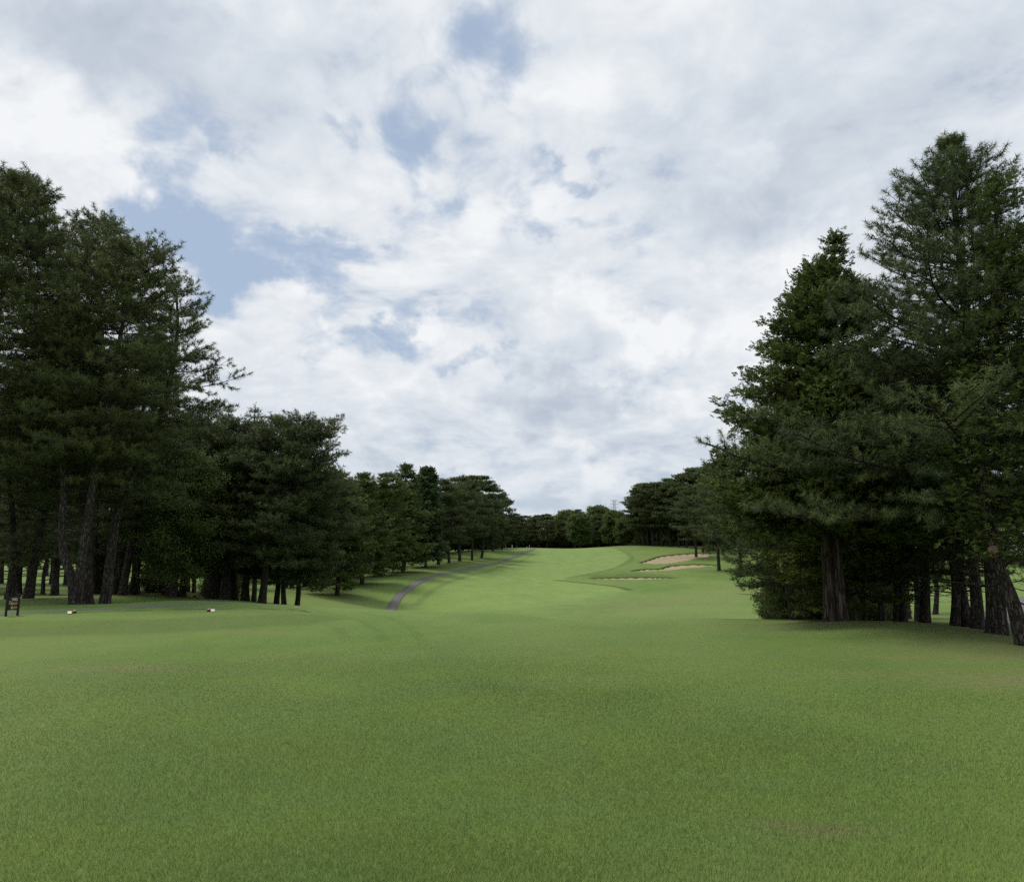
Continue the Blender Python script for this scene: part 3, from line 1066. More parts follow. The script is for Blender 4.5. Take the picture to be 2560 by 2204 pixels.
def build_tree_kinds():
    # tall five-needle pines
    grow_tree('pine_a', 11, [stem(11.9, .19, (.1, .2), .08, 1)], prof([(0, 3.6), (.1, 4.5), (.25, 3.8), (.45, 3.0), (.6, 2.3), (.76, 1.5), (.88, .75), (.95, .4), (1, .25)]), 2.7, .34, 6.5, NEED_A, M_PINE, M_BARK,
              elev=(2, 50), jmax=1.38, asym=(-.14, -.1), sp2=.27, sp3=.19, clus=1, upshoot=.5, tvar=.24, droop=.12, dead=8, jit=.3)
    # the twin stemmed pine
    grow_tree('pine_twin', 12, [([(-.04, 0, 0), (-.20, 0, .9), (-.60, .1, 1.7), (-.78, .1, 2.7), (-.92, .2, 4.3), (-1.3, .2, 6.5), (-2.1, .2, 9.0), (-2.9, .1, 12.4), (-3.4, 0, 15.4)], .17, .03),
                                ([(.06, -.05, 0), (.06, -.05, 1.0), (.12, 0, 2.4), (.22, 0, 4), (.4, .1, 7), (.7, .1, 9.5), (.9, 0, 11.4), (.9, 0, 12.8)], .17, .03)],
              prof([(0, 2.2), (.2, 3.4), (.5, 2.9), (.75, 2.1), (.92, 1.3), (1, .6)]), [4.6, 4.9], .44, 5, NEED_B, M_PINE, M_BARK, elev=(-4, 52), sp2=.28, sp3=.19, clus=1, upshoot=.45, tvar=.24, droop=.15, dead=6, sides=18, flare=.16)
    grow_tree('pine_b', 13, [stem(15.3, .23, (-.9, .2), .25, 4)], prof([(0, 2.2), (.2, 3.2), (.5, 2.9), (.75, 2.3), (.92, 1.4), (1, .6)]), 4.0, .46, 5.5, NEED_B, M_PINE, M_BARK,
              elev=(-2, 52), sp2=.28, sp3=.19, clus=1, upshoot=.45, tvar=.24, droop=.15, dead=6)
    grow_tree('pine_lean', 14, [([(0, 0, 0), (.1, 0, 2), (.3, 0, 4), (1.0, .1, 6.2), (1.75, .1, 8.2), (2.1, 0, 10.4), (2.1, 0, 11.9), (1.95, 0, 13.1)], .20, .03)],
              prof([(0, 2.0), (.2, 2.5), (.45, 2.1), (.7, 1.7), (.9, 1.35), (1, .8)]), 4.4, .74, 5.5, NEED_B, M_PINE, M_BARK, elev=(-8, 45), asym=(.25, 0), sp2=.28, sp3=.18, clus=1, upshoot=.4, tvar=.24, droop=.12, dead=5, jit=.42, jmax=1.4, bare=.3)
    # hinoki cypress, two stems grown together
    grow_tree('cypress_a', 15, [([(-.13, 0, 0), (-.13, 0, 1), (-.12, 0, 3), (.02, 0, 6), (.16, 0, 8.5), (.24, .1, 10.0)], .165, .02),
                                ([(.14, -.05, 0), (.13, -.04, 1), (.12, 0, 3), (.24, .1, 6), (.5, .1, 8.8), (.78, .1, 10.9)], .165, .02)],
              prof([(0, 2.8), (.12, 3.7), (.35, 3.3), (.52, 2.5), (.66, 1.6), (.78, .95), (.86, .55), (.9, .22), (1, .05)]), [2.5, 2.6], .36, 4.6, SPRAY_A, M_CYPRESS, M_BARK_CYP, elev=(-2, 36), clus=4, cspread=.12, cz=.35, jmax=1.1, jit=.13, sp2=.25, sp3=.13, seclen=.5,
              secmin=.4, upshoot=.12, droop=.2, bare=.2, dead=3, sides=20, flare=.28, lobes=4)
    grow_tree('cypress_b', 16, [([(0, 0, 0), (-.12, .05, .9), (-.36, .1, 1.9), (-.50, .1, 3), (-.3, .1, 5), (.3, .1, 8), (.45, .1, 10.8)], .155, .02)],
              prof([(0, .9), (.15, 1.5), (.4, 1.7), (.6, 1.5), (.8, 1.1), (.93, .7), (1, .25)]), 2.1, .32, 6, ('spray', 12, .115, .021), M_CYPRESS, M_BARK, elev=(-10, 45), sp2=.26, sp3=.14, upshoot=.1, droop=.25, dead=6, asym=(.35, 0), clus=3, cspread=.13, sides=18, flare=.2)
    # smaller pines of the wood behind
    grow_tree('pine_c', 17, [stem(9.4, .165, (-.5, .3), .22, 7)], prof([(0, 1.7), (.25, 2.8), (.55, 2.5), (.8, 1.6), (1, .4)]), 1.9, .5, 4.5, ('needle', 32, .17, .017, .26, 25, 88), M_PINE, M_BARK,
              elev=(-6, 45), sp2=.32, sp3=.2, clus=1, upshoot=.35, droop=.15, dead=8)
    grow_tree('pine_d', 18, [stem(8.6, .15, (.5, -.2), .28, 9)], prof([(0, 1.5), (.25, 2.6), (.6, 2.4), (.85, 1.5), (1, .4)]), 2.3, .52, 4.5, ('needle', 32, .17, .017, .26, 25, 88), M_PINE, M_BARK,
              elev=(-4, 42), sp2=.32, sp3=.2, clus=1, upshoot=.35, droop=.15, dead=8)
    grow_tree('pine_bow', 36, [([(0, 0, 0), (-.12, 0, 1.1), (-.5, 0, 2.2), (-1.1, .1, 3.4), (-1.6, .1, 4.8), (-1.8, 0, 6.4)], .13, .02)], prof([(0, 1.9), (.3, 2.3), (.7, 1.7), (1, .4)]), 1.5, .42, 5.5, ('needle', 32, .17, .017, .26, 25, 88), M_PINE, M_BARK,
              elev=(-12, 40), sp2=.30, sp3=.19, clus=1, tvar=.2, droop=.2, dead=4)
    # layered black pines
    lay = dict(elev=(-4, 34), upshoot=.75, droop=.10, pad=.6, jit=.3, bare=.4)
    grow_tree('layer_a', 19, [([(0, 0, 0), (.1, 0, 2), (.0, 0, 4.2), (.5, 0, 6.4), (1.0, 0, 8.6), (1.3, 0, 10.4)], .22, .05)], prof([(0, 2.5), (.25, 3.7), (.55, 3.5), (.8, 3.1), (.94, 2.3), (1, 1.1)]), 2.6, .58, 7,
              ('needle', 15, .22, .036, .32, 20, 80), M_BLACKPINE, M_BARK, asym=(.18, 0), sp2=.34, sp3=.19, dead=5, clus=4, cspread=.16, cz=.35, **lay)
    grow_tree('layer_b', 20, [stem(10.2, .21, (-.5, 0), .3, 12)], prof([(0, 2.4), (.25, 3.8), (.6, 3.5), (.85, 2.4), (1, .8)]), 2.4, .62, 6,
              ('needle', 15, .22, .036, .32, 20, 80), M_BLACKPINE, M_BARK, sp2=.34, sp3=.19, dead=5, clus=4, cspread=.16, cz=.35, **lay)
    # mid distance
    grow_tree('mid_cedar_a', 21, [stem(14, .28, (.3, 0), .15, 14)], prof([(0, 2.8), (.2, 3.8), (.5, 3.3), (.75, 2.1), (.92, .9), (1, .2)]), 1.9, .68, 6, SPRAY_C, M_CYPRESS, M_BARK_CYP, elev=(-12, 36), reach=.1, jit=.3, sp2=.42, sp3=.25, clus=4, cz=.3, cspread=.2, upshoot=.15, droop=.2, sides=10)
    grow_tree('mid_cedar_b', 22, [stem(13.4, .26, (-.2, 0), .15, 15)], prof([(0, 2.8), (.2, 3.9), (.5, 3.5), (.75, 2.6), (.92, 1.4), (1, .4)]), 1.7, .66, 6, SPRAY_C, M_CYPRESS, M_BARK_CYP, elev=(-12, 32), reach=.1, jit=.3, sp2=.42, sp3=.25, clus=4, cz=.3, cspread=.2, upshoot=.15, droop=.2, sides=10)
    grow_tree('mid_pine_a', 23, [stem(14.5, .27, (.5, 0), .35, 16)], prof([(0, 2.6), (.25, 4.0), (.6, 3.7), (.85, 2.5), (1, .8)]), 3.6, 1.2, 8, NEED_C, M_BLACKPINE, M_BARK, reach=.2, sp2=.44, sp3=.26, clus=4, cspread=.24, cz=.2, sides=10, **{**lay, 'elev': (-3, 20), 'jit': .32})
    grow_tree('mid_pine_b', 24, [stem(13.6, .25, (-.4, 0), .35, 17)], prof([(0, 2.2), (.25, 3.6), (.6, 3.4), (.85, 2.4), (1, .9)]), 3.6, 1.2, 8, NEED_C, M_BLACKPINE, M_BARK, reach=.2, sp2=.44, sp3=.26, clus=4, cspread=.24, cz=.2, sides=10, **{**lay, 'elev': (-3, 20), 'jit': .32})
    grow_tree('deodar', 25, [stem(14.6, .26, (0, 0), .05, 18)], prof([(0, 3.6), (.3, 3.2), (.6, 2.2), (.82, 1.2), (.92, .6), (1, .05)]), 2.2, .55, 5, ('needle', 12, .15, .035, .35, 20, 85), M_CEDAR, M_BARK, elev=(-6, 22), upshoot=.05, droop=.2, sp2=.4, sp3=.22, bare=.2, sides=10)
    grow_tree('broad_a', 26, [stem(8.0, .2, (.3, 0), .3, 19)], prof([(0, 1.8), (.25, 3.0), (.6, 2.9), (.85, 1.9), (1, .6)]), 1.3, .42, 5, ('leaf', 12, .13, .075, .16), M_BROAD, M_BARK, elev=(0, 55), sp2=.36, sp3=.25, upshoot=.2, sides=10, clus=3, cspread=.2)
    grow_tree('broad_low', 27, [stem(4.6, .11, (.2, 0), .2, 20)], prof([(0, 1.6), (.25, 2.3), (.6, 2.1), (.85, 1.3), (1, .4)]), .5, .30, 5, ('leaf', 12, .12, .06, .13), M_BROAD, M_BARK, elev=(-15, 50), sp2=.3, sp3=.2, clus=3, upshoot=.05, droop=.3, sides=8)
    # far away
    flat = dict(elev=(-2, 13), jit=.34, upshoot=.5, cz=.1)
    far = dict(reach=.15, cz=.2, sp2=.8, sp3=.45, sides=7, twigs=False, flare=.2, clus=6, cspread=.36)
    grow_tree('far_pine_a', 28, [stem(14.5, .26, (.5, 0), .3, 21)], prof([(0, 2.6), (.25, 4.2), (.6, 3.9), (.85, 2.6), (1, .9)]), 4.6, 1.4, 9, NEED_D, M_BLACKPINE, M_BARK, **{**lay, **far, **flat})
    grow_tree('far_pine_b', 29, [stem(13.8, .24, (-.4, 0), .35, 22)], prof([(0, 2.4), (.25, 3.8), (.6, 3.6), (.85, 2.4), (1, .9)]), 4.4, 1.35, 9, NEED_D, M_BLACKPINE, M_BARK, **{**lay, **far, **flat})
    grow_tree('far_pine_c', 30, [stem(15.2, .25, (.2, 0), .3, 23)], prof([(0, 2.2), (.25, 3.6), (.6, 3.0), (.85, 1.8), (1, .5)]), 4.6, 1.3, 8, NEED_D, M_BLACKPINE, M_BARK, **{**lay, **far, **flat})
    grow_tree('far_bush', 35, [stem(3.6, .09, (.1, 0), .15, 29)], prof([(0, 2.4), (.5, 2.5), (.8, 1.8), (1, .8)]), .3, .42, 7, ('leaf', 9, .42, .26, .3), M_BROAD, M_BARK, elev=(-15, 50), upshoot=.2, **far)
    grow_tree('far_low', 34, [stem(12.5, .24, (.3, 0), .35, 27)], prof([(0, 2.8), (.25, 4.2), (.6, 3.9), (.85, 2.6), (1, .9)]), .7, 1.3, 9, NEED_D, M_BLACKPINE, M_BARK, **{**lay, **far, **flat})
    grow_tree('far_cedar', 31, [stem(15.4, .26, (0, 0), .15, 24)], prof([(0, 2.4), (.2, 3.4), (.5, 2.9), (.75, 1.8), (.92, .7), (1, .15)]), 2.6, .7, 5.5, SPRAY_D, M_CYPRESS, M_BARK_CYP, elev=(-8, 45), upshoot=.15, droop=.2, **far)
    grow_tree('far_round', 32, [stem(13, .3, (0, 0), .2, 25)], prof([(0, 2.6), (.25, 4.2), (.55, 4.4), (.8, 3.4), (.95, 1.8), (1, .9)]), 3.0, .7, 6, ('leaf', 9, .5, .34, .38), M_BROAD, M_BARK, elev=(0, 60), upshoot=.2, **far)
    grow_tree('far_spruce', 33, [stem(16, .24, (0, 0), .05, 26)], prof([(0, 2.6), (.3, 2.3), (.6, 1.5), (.85, .7), (1, .1)]), 2.0, .65, 5.5, SPRAY_D, M_CEDAR, M_BARK_CYP, elev=(-5, 25), upshoot=.05, droop=.15, **far)


# ------------------------------------------------------------------ where every tree stands
# (kind, photo px, photo py, distance, turn, scale, label, name, category, group)
PT, CT, DT = ('pine_tree', 'pine tree'), ('cypress_tree', 'cypress tree'), ('broadleaf_tree', 'broadleaf tree')
TREES = []


def T_(key, px, py, d, rz, sc, label, nm=PT, group=None):
    TREES.append((key, px, py, d, rz, sc, label, nm[0], nm[1], group))


RG = 'conifers standing on the right of the fairway'
LG = 'pines of the wood beside the tee'
T_('cypress_a', 2090, 1563, 19.7, 0, .995, 'fluted double-stemmed cypress at the grassy hump, forked pointed top, slender cone of sprays', CT, RG)
T_('pine_a', 2494, 1585, 16.8, 0, 1.0, 'tallest long-needled pine, spiky top above the cypress, furrowed trunk beside the leaning one', PT, RG)
T_('cypress_b', 2562, 1612, 14.5, 0, .88, 'dense bright-green cypress on a leaning trunk with a sawn limb scar', CT, RG)
T_('pine_d', 2446, 1577, 19.0, 2.2, .95, 'crooked pine whose dark trunk crosses its neighbour in a V', PT, RG)
T_('pine_c', 2420, 1577, 20.5, 3.7, .8, 'thinner dark pine making the V with the crooked trunk', PT, RG)
T_('pine_d', 2388, 1573, 20.5, 4.4, .8, 'straight dark pine standing by itself on bright lawn between trunks', PT, RG)
T_('pine_c', 2312, 1563, 22.5, 1.2, .86, 'straight brown pine close beside a thin black trunk', PT, RG)
T_('pine_d', 2297, 1561, 26.0, 5.0, .8, 'thin black pine trunk half hidden by the brown trunk beside it', PT, RG)
T_('pine_c', 2257, 1561, 23.5, 2.6, .80, 'dark pine with short dead side limbs behind a pale leaning stem', PT, RG)
T_('pine_d', 2238, 1561, 22.8, 3.3, .55, 'small pale-barked pine leaning toward the cypress', PT, RG)
T_('pine_c', 2205, 1553, 29, 0.3, .9, 'broad dark pine trunk in deep shade behind the leaning stem', PT, RG)
T_('pine_d', 2162, 1553, 25, 1.9, .52, 'short pine with slim pale trunk and low flat crown', PT, RG)
T_('pine_c', 2130, 1549, 29, 4.0, .85, 'dark slanting pine in the shade just behind the cypress', PT, RG)
T_('mid_cedar_b', 2108, 1552, 23.5, 1.0, .62, 'black-trunked conifer standing directly behind the double-stemmed cypress', CT, RG)
T_('pine_bow', 1984, 1552, 27, 0, 1.0, 'low pine with a leaning brown trunk left of the cypress', PT, RG)
T_('pine_d', 2005, 1548, 34, .8, .84, 'bushy pine whose crown hangs low over the mown slope', PT, RG)
T_('pine_c', 2012, 1550, 31, 5.2, .85, 'black straight pine trunk under the low pine crowns', PT, RG)
T_('broad_low', 1968, 1548, 29, 2.5, .5, 'small leafy bush between the low pine crowns and the lawn', ('leafy_bush', 'bush'))
T_('pine_d', 1945, 1549, 32, 3.9, .86, 'small bushy pine tucked under the cypress, needles reaching nearly to the grass', PT, RG)
for i, (px, d, s_) in enumerate(((2000, 36, 1.0), (2045, 34, 1.1), (2120, 37, 1.15), (2200, 38, .7))):
    T_('broad_low', px, 1552, d, i * 2.1, s_, 'leafy bush in deep shade behind the cypress trunks', ('leafy_bush', 'bush'), 'bushes in the shade behind the cypress')
for i, (px, d, k) in enumerate(((2060, 38, 'pine_c'), (2180, 36, 'pine_d'), (2270, 40, 'pine_c'), (2340, 44, 'pine_d'), (2420, 34, 'pine_c'), (2620, 22, 'pine_d'), (2640, 30, 'pine_c'), (1960, 42, 'pine_d'))):
    T_(k, px, 1552, d, i * 1.3, .95, 'shaded pine farther back among the conifers right of the fairway', PT, 'shaded pines in the wood right of the fairway')

T_('pine_twin', 190, 1510, 26, 0, 1.0, 'great pine forking into two grey stems just above its base', PT, LG)
T_('pine_b', 217, 1500, 30.5, .0, 1.065, 'tall pine standing close behind the forked twin-stem pine', PT, LG)
T_('pine_b', -60, 1506, 29, 2.0, 1.09, 'tall pine at the frame edge behind the hole sign', PT, LG)
T_('pine_lean', 262, 1496, 30, 0, 1.0, 'pine leaning out toward the fairway, open crown with sky between its limbs', PT, LG)
T_('pine_b', 70, 1496, 34, 4.0, .9, 'stout straight pine with a dark trunk behind the hole sign', PT, LG)
T_('pine_c', 22, 1496, 33, 1.0, 1.0, 'dark pine trunk directly above the hole sign', PT, LG)
T_('pine_d', 42, 1484, 45, 2.0, 1.3, 'cone-based black trunk on lit grass behind the hole sign', PT, LG)
T_('pine_d', 107, 1478, 52, 3.0, .9, 'thin forked leaning trunk seen against the distant lit lawn', PT, LG)
T_('pine_c', 137, 1483, 46, 4.1, 1.3, 'wide-based black trunk seen past the twin-stem pine', PT, LG)
T_('pine_c', 232, 1487, 42, .4, 1.3, 'straight black trunk just past the twin-stem pine', PT, LG)
T_('pine_b', 305, 1491, 38, 3.1, .86, 'stout grey-brown trunk with flared roots at the edge of lit grass', PT, LG)
T_('pine_d', 284, 1488, 42, 5.0, 1.3, 'black trunk touching the stout flared-root trunk', PT, LG)
T_('pine_c', 331, 1486, 43, 2.7, 1.35, 'black tapering trunk beside the lit grass gap', PT, LG)
T_('pine_d', 346, 1479, 56, 1.0, 1.2, 'narrow trunk just behind the black tapering trunk', PT, LG)
T_('pine_c', 411, 1474, 62, 5.6, 1.2, 'lone slim trunk standing in the middle of the lit grass gap', PT, LG)
T_('pine_d', 436, 1490, 44, .2, 1.25, 'first of two black trunks side by side past the grass gap', PT, LG)
T_('pine_c', 455, 1490, 45, 3.5, 1.25, 'second of two black trunks side by side past the grass gap', PT, LG)
T_('pine_d', 485, 1468, 68, 2.9, 1.2, 'distant trunk standing above the small dark box', PT, LG)
T_('layer_b', 521, 1497, 43, 1.0, .93, 'slim pale trunk just right of the small dark box', PT, LG)
T_('pine_c', 537, 1497, 45, 2.2, 1.1, 'black trunk touching the slim pale trunk', PT, LG)
T_('layer_b', 568, 1498, 43, 3.6, .98, 'pale trunk leaning toward the fairway among the layered pines', PT, LG)
T_('layer_b', 588, 1499, 46, 5.1, .95, 'curved black trunk next to the pale leaning one', PT, LG)
T_('layer_a', 616, 1501, 45, 2.9, .86, 'black Y-shaped trunk under the layered crowns', PT, LG)
T_('layer_a', 655, 1503, 42, 0, .96, 'big layered black pine with flat branches reaching out over the fairway side', PT, LG)
T_('layer_a', 690, 1503, 46, .5, .80, 'layered pine standing behind the big flat-branched pine', PT, LG)
T_('layer_b', 712, 1506, 45, 4.3, .75, 'short layered pine near the outer corner of the wood', PT, LG)
T_('layer_a', 742, 1507, 47, .2, .76, 'outermost layered pine of the group, crown sweeping low toward the path', PT, LG)
T_('deodar', 545, 1490, 60, 0, 1.08, 'feathery pointed cedar tip, narrower of two above the layered pines', ('cedar_tree', 'cedar tree'), 'feathery cedars behind the layered pines')
T_('deodar', 612, 1490, 60, 2.0, 1.09, 'feathery pointed cedar tip, broader of two above the layered pines', ('cedar_tree', 'cedar tree'), 'feathery cedars behind the layered pines')
T_('broad_a', 432, 1488, 39, 0, .92, 'olive-green leafy tree glowing at the edge of the dark pines', DT)
T_('broad_low', 255, 1478, 58, 0, .9, 'leafy bush behind the twin-stem pine against lit grass', ('leafy_bush', 'bush'))
T_('broad_low', 400, 1476, 66, 1.0, 1.0, 'leafy bush hanging over the lit grass gap', ('leafy_bush', 'bush'))
T_('broad_low', 560, 1480, 64, 2.0, 1.0, 'leafy bush in the shade behind the layered pines', ('leafy_bush', 'bush'))
SH = 'shaded pine deep in the wood behind the tee'
_r = random.Random(3)
for i in range(20):
    px = -170 + i * 42 + _r.uniform(-12, 12)
    d = _r.uniform(52, 82)
    if 340 < px < 400:
        continue
    T_('mid_pine_a' if i % 2 else 'mid_pine_b', px, 1470, d, _r.uniform(0, 6), (.80 if px > 330 else 1.0) * _r.uniform(.85, 1.0), SH, PT, 'shaded pines deep in the wood behind the tee')

# the row down the cart path side
CG = 'conifers lining the cart path'
CD = ('cedar_tree', 'cedar tree')
T_('mid_cedar_b', 843, 1488, 80, 0.5, .98, 'broad dark-green cedar with a short bare trunk, first beyond the layered pines', CD, CG)
T_('mid_cedar_a', 906, 1461, 92, 2.2, .98, 'second cedar beyond the layered pines, black straight trunk', CD, CG)
T_('mid_cedar_b', 957, 1438, 104, 3.8, 1.06, 'third cedar beyond the layered pines, double brown trunk near the lower path', CD, CG)
T_('mid_cedar_a', 1008, 1430, 112, 5.0, 1.15, 'cedar with the highest pointed top of the path-side row', CD, CG)
T_('far_spruce', 1064, 1420, 122, 0.3, 1.0, 'narrow spire poking above the row along the path', CD, CG)
T_('mid_pine_a', 1096, 1411, 128, 1.2, 1.0, 'red-brown slanting pine trunk midway along the cart path', PT, CG)
T_('mid_pine_b', 1123, 1406, 133, 2.8, 1.03, 'dark upright pine right behind the slanting red-brown one', PT, CG)
T_('mid_pine_a', 1149, 1402, 140, 4.4, 1.08, 'layered pine where the path bends away up the slope', PT, CG)
T_('far_pine_c', 1180, 1393, 150, 5.6, 1.08, 'tall feathery pine near the upper end of the path-side row', PT, CG)
T_('far_pine_c', 1204, 1385, 160, 0.9, 1.12, 'blue-green pine with tiered limbs, tallest at the upper end of the path', PT, CG)
T_('far_pine_a', 1232, 1376, 176, 2.0, 1.02, 'pine ending the path-side row against the sky', PT, CG)
T_('far_pine_b', 1254, 1374, 186, 3.1, .92, 'brownish pine at the last corner of the path-side row', PT, CG)
_r = random.Random(8)
for i in range(26):
    u = i / 25
    px = 720 + u * 480 + _r.uniform(-12, 12)
    d = 78 + u * 105 + _r.uniform(2, 20)
    py = 1488 - 112 * (u ** .72) - 4
    k = ['mid_cedar_b', 'mid_pine_a', 'mid_cedar_a', 'mid_pine_b'][i % 4] if d < 130 else ['far_pine_a', 'far_cedar', 'far_pine_b'][i % 3]
    T_(k, px, py, d, _r.uniform(0, 6), _r.uniform(.88, 1.02), 'dark conifer in the second rank behind the path-side trees', ('conifer_tree', 'conifer'), 'second rank conifers behind the path-side trees')

# the wood above the bunkers
BG_ = 'pines above the bunkers'
T_('mid_pine_a', 1741, 1391, 147, 3.3, .96, 'pine standing alone at the rim of the upper bunker, bare straight trunk', PT, BG_)
T_('mid_pine_b', 1757, 1386, 156, .6, 1.0, 'dark pine close behind the lone pine at the bunker rim', PT, BG_)
T_('mid_pine_a', 1797, 1413, 124, 5.0, 1.05, 'pale-barked pine at the far end of the middle bunker', PT, BG_)
T_('mid_pine_b', 1850, 1412, 120, 1.6, 1.15, 'tall pine rising beside the big cypress above the middle bunker', PT, BG_)
for i, (px, d, k, s) in enumerate(((1597, 190, 'far_pine_a', .95), (1608, 188, 'far_pine_c', 1.0), (1620, 186, 'far_pine_a', 1.05), (1634, 184, 'far_pine_b', 1.08), (1655, 182, 'far_pine_a', 1.06),
                                   (1676, 180, 'far_pine_c', 1.05), (1696, 178, 'far_pine_b', 1.12), (1716, 174, 'far_pine_a', 1.16), (1738, 172, 'far_pine_c', 1.18), (1760, 170, 'far_pine_a', 1.25), (1785, 164, 'far_pine_b', 1.28), (1810, 160, 'far_pine_a', 1.3))):
    T_(k, px, 1366, d, i * 1.9, s, ('dark layered pine at the outer tip of the wood above the bunkers' if i == 0 else 'dark layered pine in the front rank above the bunkers'), PT, 'front rank of pines above the bunkers')
_r = random.Random(21)
for i in range(24):
    px = 1612 + i * 11 + _r.uniform(-6, 6)
    T_(['far_pine_a', 'far_pine_b', 'far_pine_c'][i % 3], px, 1366, _r.uniform(188, 225), _r.uniform(0, 6), _r.uniform(.95, 1.12), 'shaded pine behind the front rank above the bunkers', PT, 'shaded pines behind the front rank above the bunkers')

# the far treeline that closes the hole
T_('far_round', 1500, 1372, 292, 0, 1.22, 'tallest round-headed tree of the far treeline, beside the pylon', DT)
T_('far_round', 1420, 1372, 296, 2.0, 1.12, 'round-headed tree in the far treeline, second tallest', DT)
T_('far_round', 1452, 1370, 246, 1.0, .82, 'spreading leafy tree in front of the far treeline', DT)
T_('far_round', 1535, 1370, 236, 3.0, .84, 'olive leafy tree where the far treeline meets the bunker wood', DT)
T_('far_round', 1562, 1369, 222, 4.0, .62, 'small rounded leafy tree at the foot of the bunker wood', DT)
_r = random.Random(31)
for i in range(40):
    px = 1190 + i * 10 + _r.uniform(-6, 6)
    T_(['far_pine_a', 'far_pine_b', 'far_pine_c', 'far_pine_b'][i % 4], px, 1373, _r.uniform(270, 312), _r.uniform(0, 6), _r.uniform(.82, .97), 'dark pine in the far treeline across the top of the fairway', PT, 'pines of the far treeline')
for i in range(30):
    px = 1130 + i * 16 + _r.uniform(-6, 6)
    T_('far_low', px, 1374, _r.uniform(314, 340), _r.uniform(0, 6), _r.uniform(.85, 1.0), 'dark pine in the far treeline across the top of the fairway', PT, 'pines of the far treeline')
for i in range(22):
    px = 1606 + i * 14 + _r.uniform(-6, 6)
    T_('far_low', px, 1367, _r.uniform(226, 250), _r.uniform(0, 6), _r.uniform(.9, 1.05), 'shaded pine behind the front rank above the bunkers', PT, 'shaded pines behind the front rank above the bunkers')
for i in range(12):
    T_('far_low', 1602 + i * 25, 1367, 258 + (i % 3) * 5, i * 1.7, .95, 'shaded pine behind the front rank above the bunkers', PT, 'shaded pines behind the front rank above the bunkers')
for i in range(4):
    T_('far_low', 1200 + i * 14, 1376, 196 + 5 * i, i * 1.1, .85, 'dark conifer in the second rank behind the path-side trees', ('conifer_tree', 'conifer'), 'second rank conifers behind the path-side trees')
for i in range(30):
    u = i / 29
    px = 560 + u * 640 + _r.uniform(-8, 8)
    d = 100 + u * 105 + _r.uniform(6, 24)
    T_('far_low', px, 1440, d, _r.uniform(0, 6), _r.uniform(.82, .95), 'dark conifer in the second rank behind the path-side trees', ('conifer_tree', 'conifer'), 'second rank conifers behind the path-side trees')
for i in range(34):
    T_('far_bush', 1150 + i * 12.5 + _r.uniform(-4, 4), 1374, _r.uniform(296, 318), i * 1.7, _r.uniform(.9, 1.3), 'dark bush in the undergrowth at the foot of the far treeline', ('leafy_bush', 'bush'), 'undergrowth of the far treeline')
for i in range(22):
    T_('far_bush', 1618 + i * 12.5 + _r.uniform(-4, 4), 1366, _r.uniform(206, 236), i * 1.7, _r.uniform(.8, 1.1), 'dark bush in the undergrowth behind the pines above the bunkers', ('leafy_bush', 'bush'), 'undergrowth of the wood above the bunkers')
# what shows behind the two woods
_r = random.Random(41)
for i in range(22):
    px = -420 + i * 46 + _r.uniform(-15, 15)
    T_(['far_pine_a', 'far_round', 'far_pine_b'][i % 3], px, 1440, _r.uniform(150, 190), _r.uniform(0, 6), _r.uniform(.8, .95), 'distant tree across the neighbouring lawn behind the tee wood', ('distant_tree', 'tree'), 'distant trees across the neighbouring lawn')
for i in range(14):
    px = 1900 + i * 75 + _r.uniform(-15, 15)
    T_(['far_pine_a', 'far_round', 'far_pine_b'][i % 3], px, 1400, _r.uniform(125, 165), _r.uniform(0, 6), _r.uniform(.8, .95), 'distant tree beyond the lawn behind the right-side conifers', ('distant_tree', 'tree'), 'distant trees beyond the right-side lawn')

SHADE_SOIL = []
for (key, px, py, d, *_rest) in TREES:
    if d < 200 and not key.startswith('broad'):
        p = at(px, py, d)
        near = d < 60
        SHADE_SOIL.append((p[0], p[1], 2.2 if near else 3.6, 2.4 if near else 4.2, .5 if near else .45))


def plant_all():
    for (key, px, py, d, rz, sc, label, nm, cat, grp) in TREES:
        o = plant(key, px, py, d, label, nm, cat, grp, rz, sc)
        if key == 'cypress_b':
            m = plain('cut_wood', (.20, .125, .085), .8, .3, 60)
            b = MB()
            b.lathe([(.02, -.25), (.10, -.25), (.105, -.02), (.095, .0), (.06, .006), (.01, .008)], 18)
            s = b.build('sawn_limb', m, [c for c in o.children if c.name.startswith('trunk')][0])
            s.location = (-.56, -.12, 2.12)
            s.rotation_euler = (R(68), 0, R(-35))


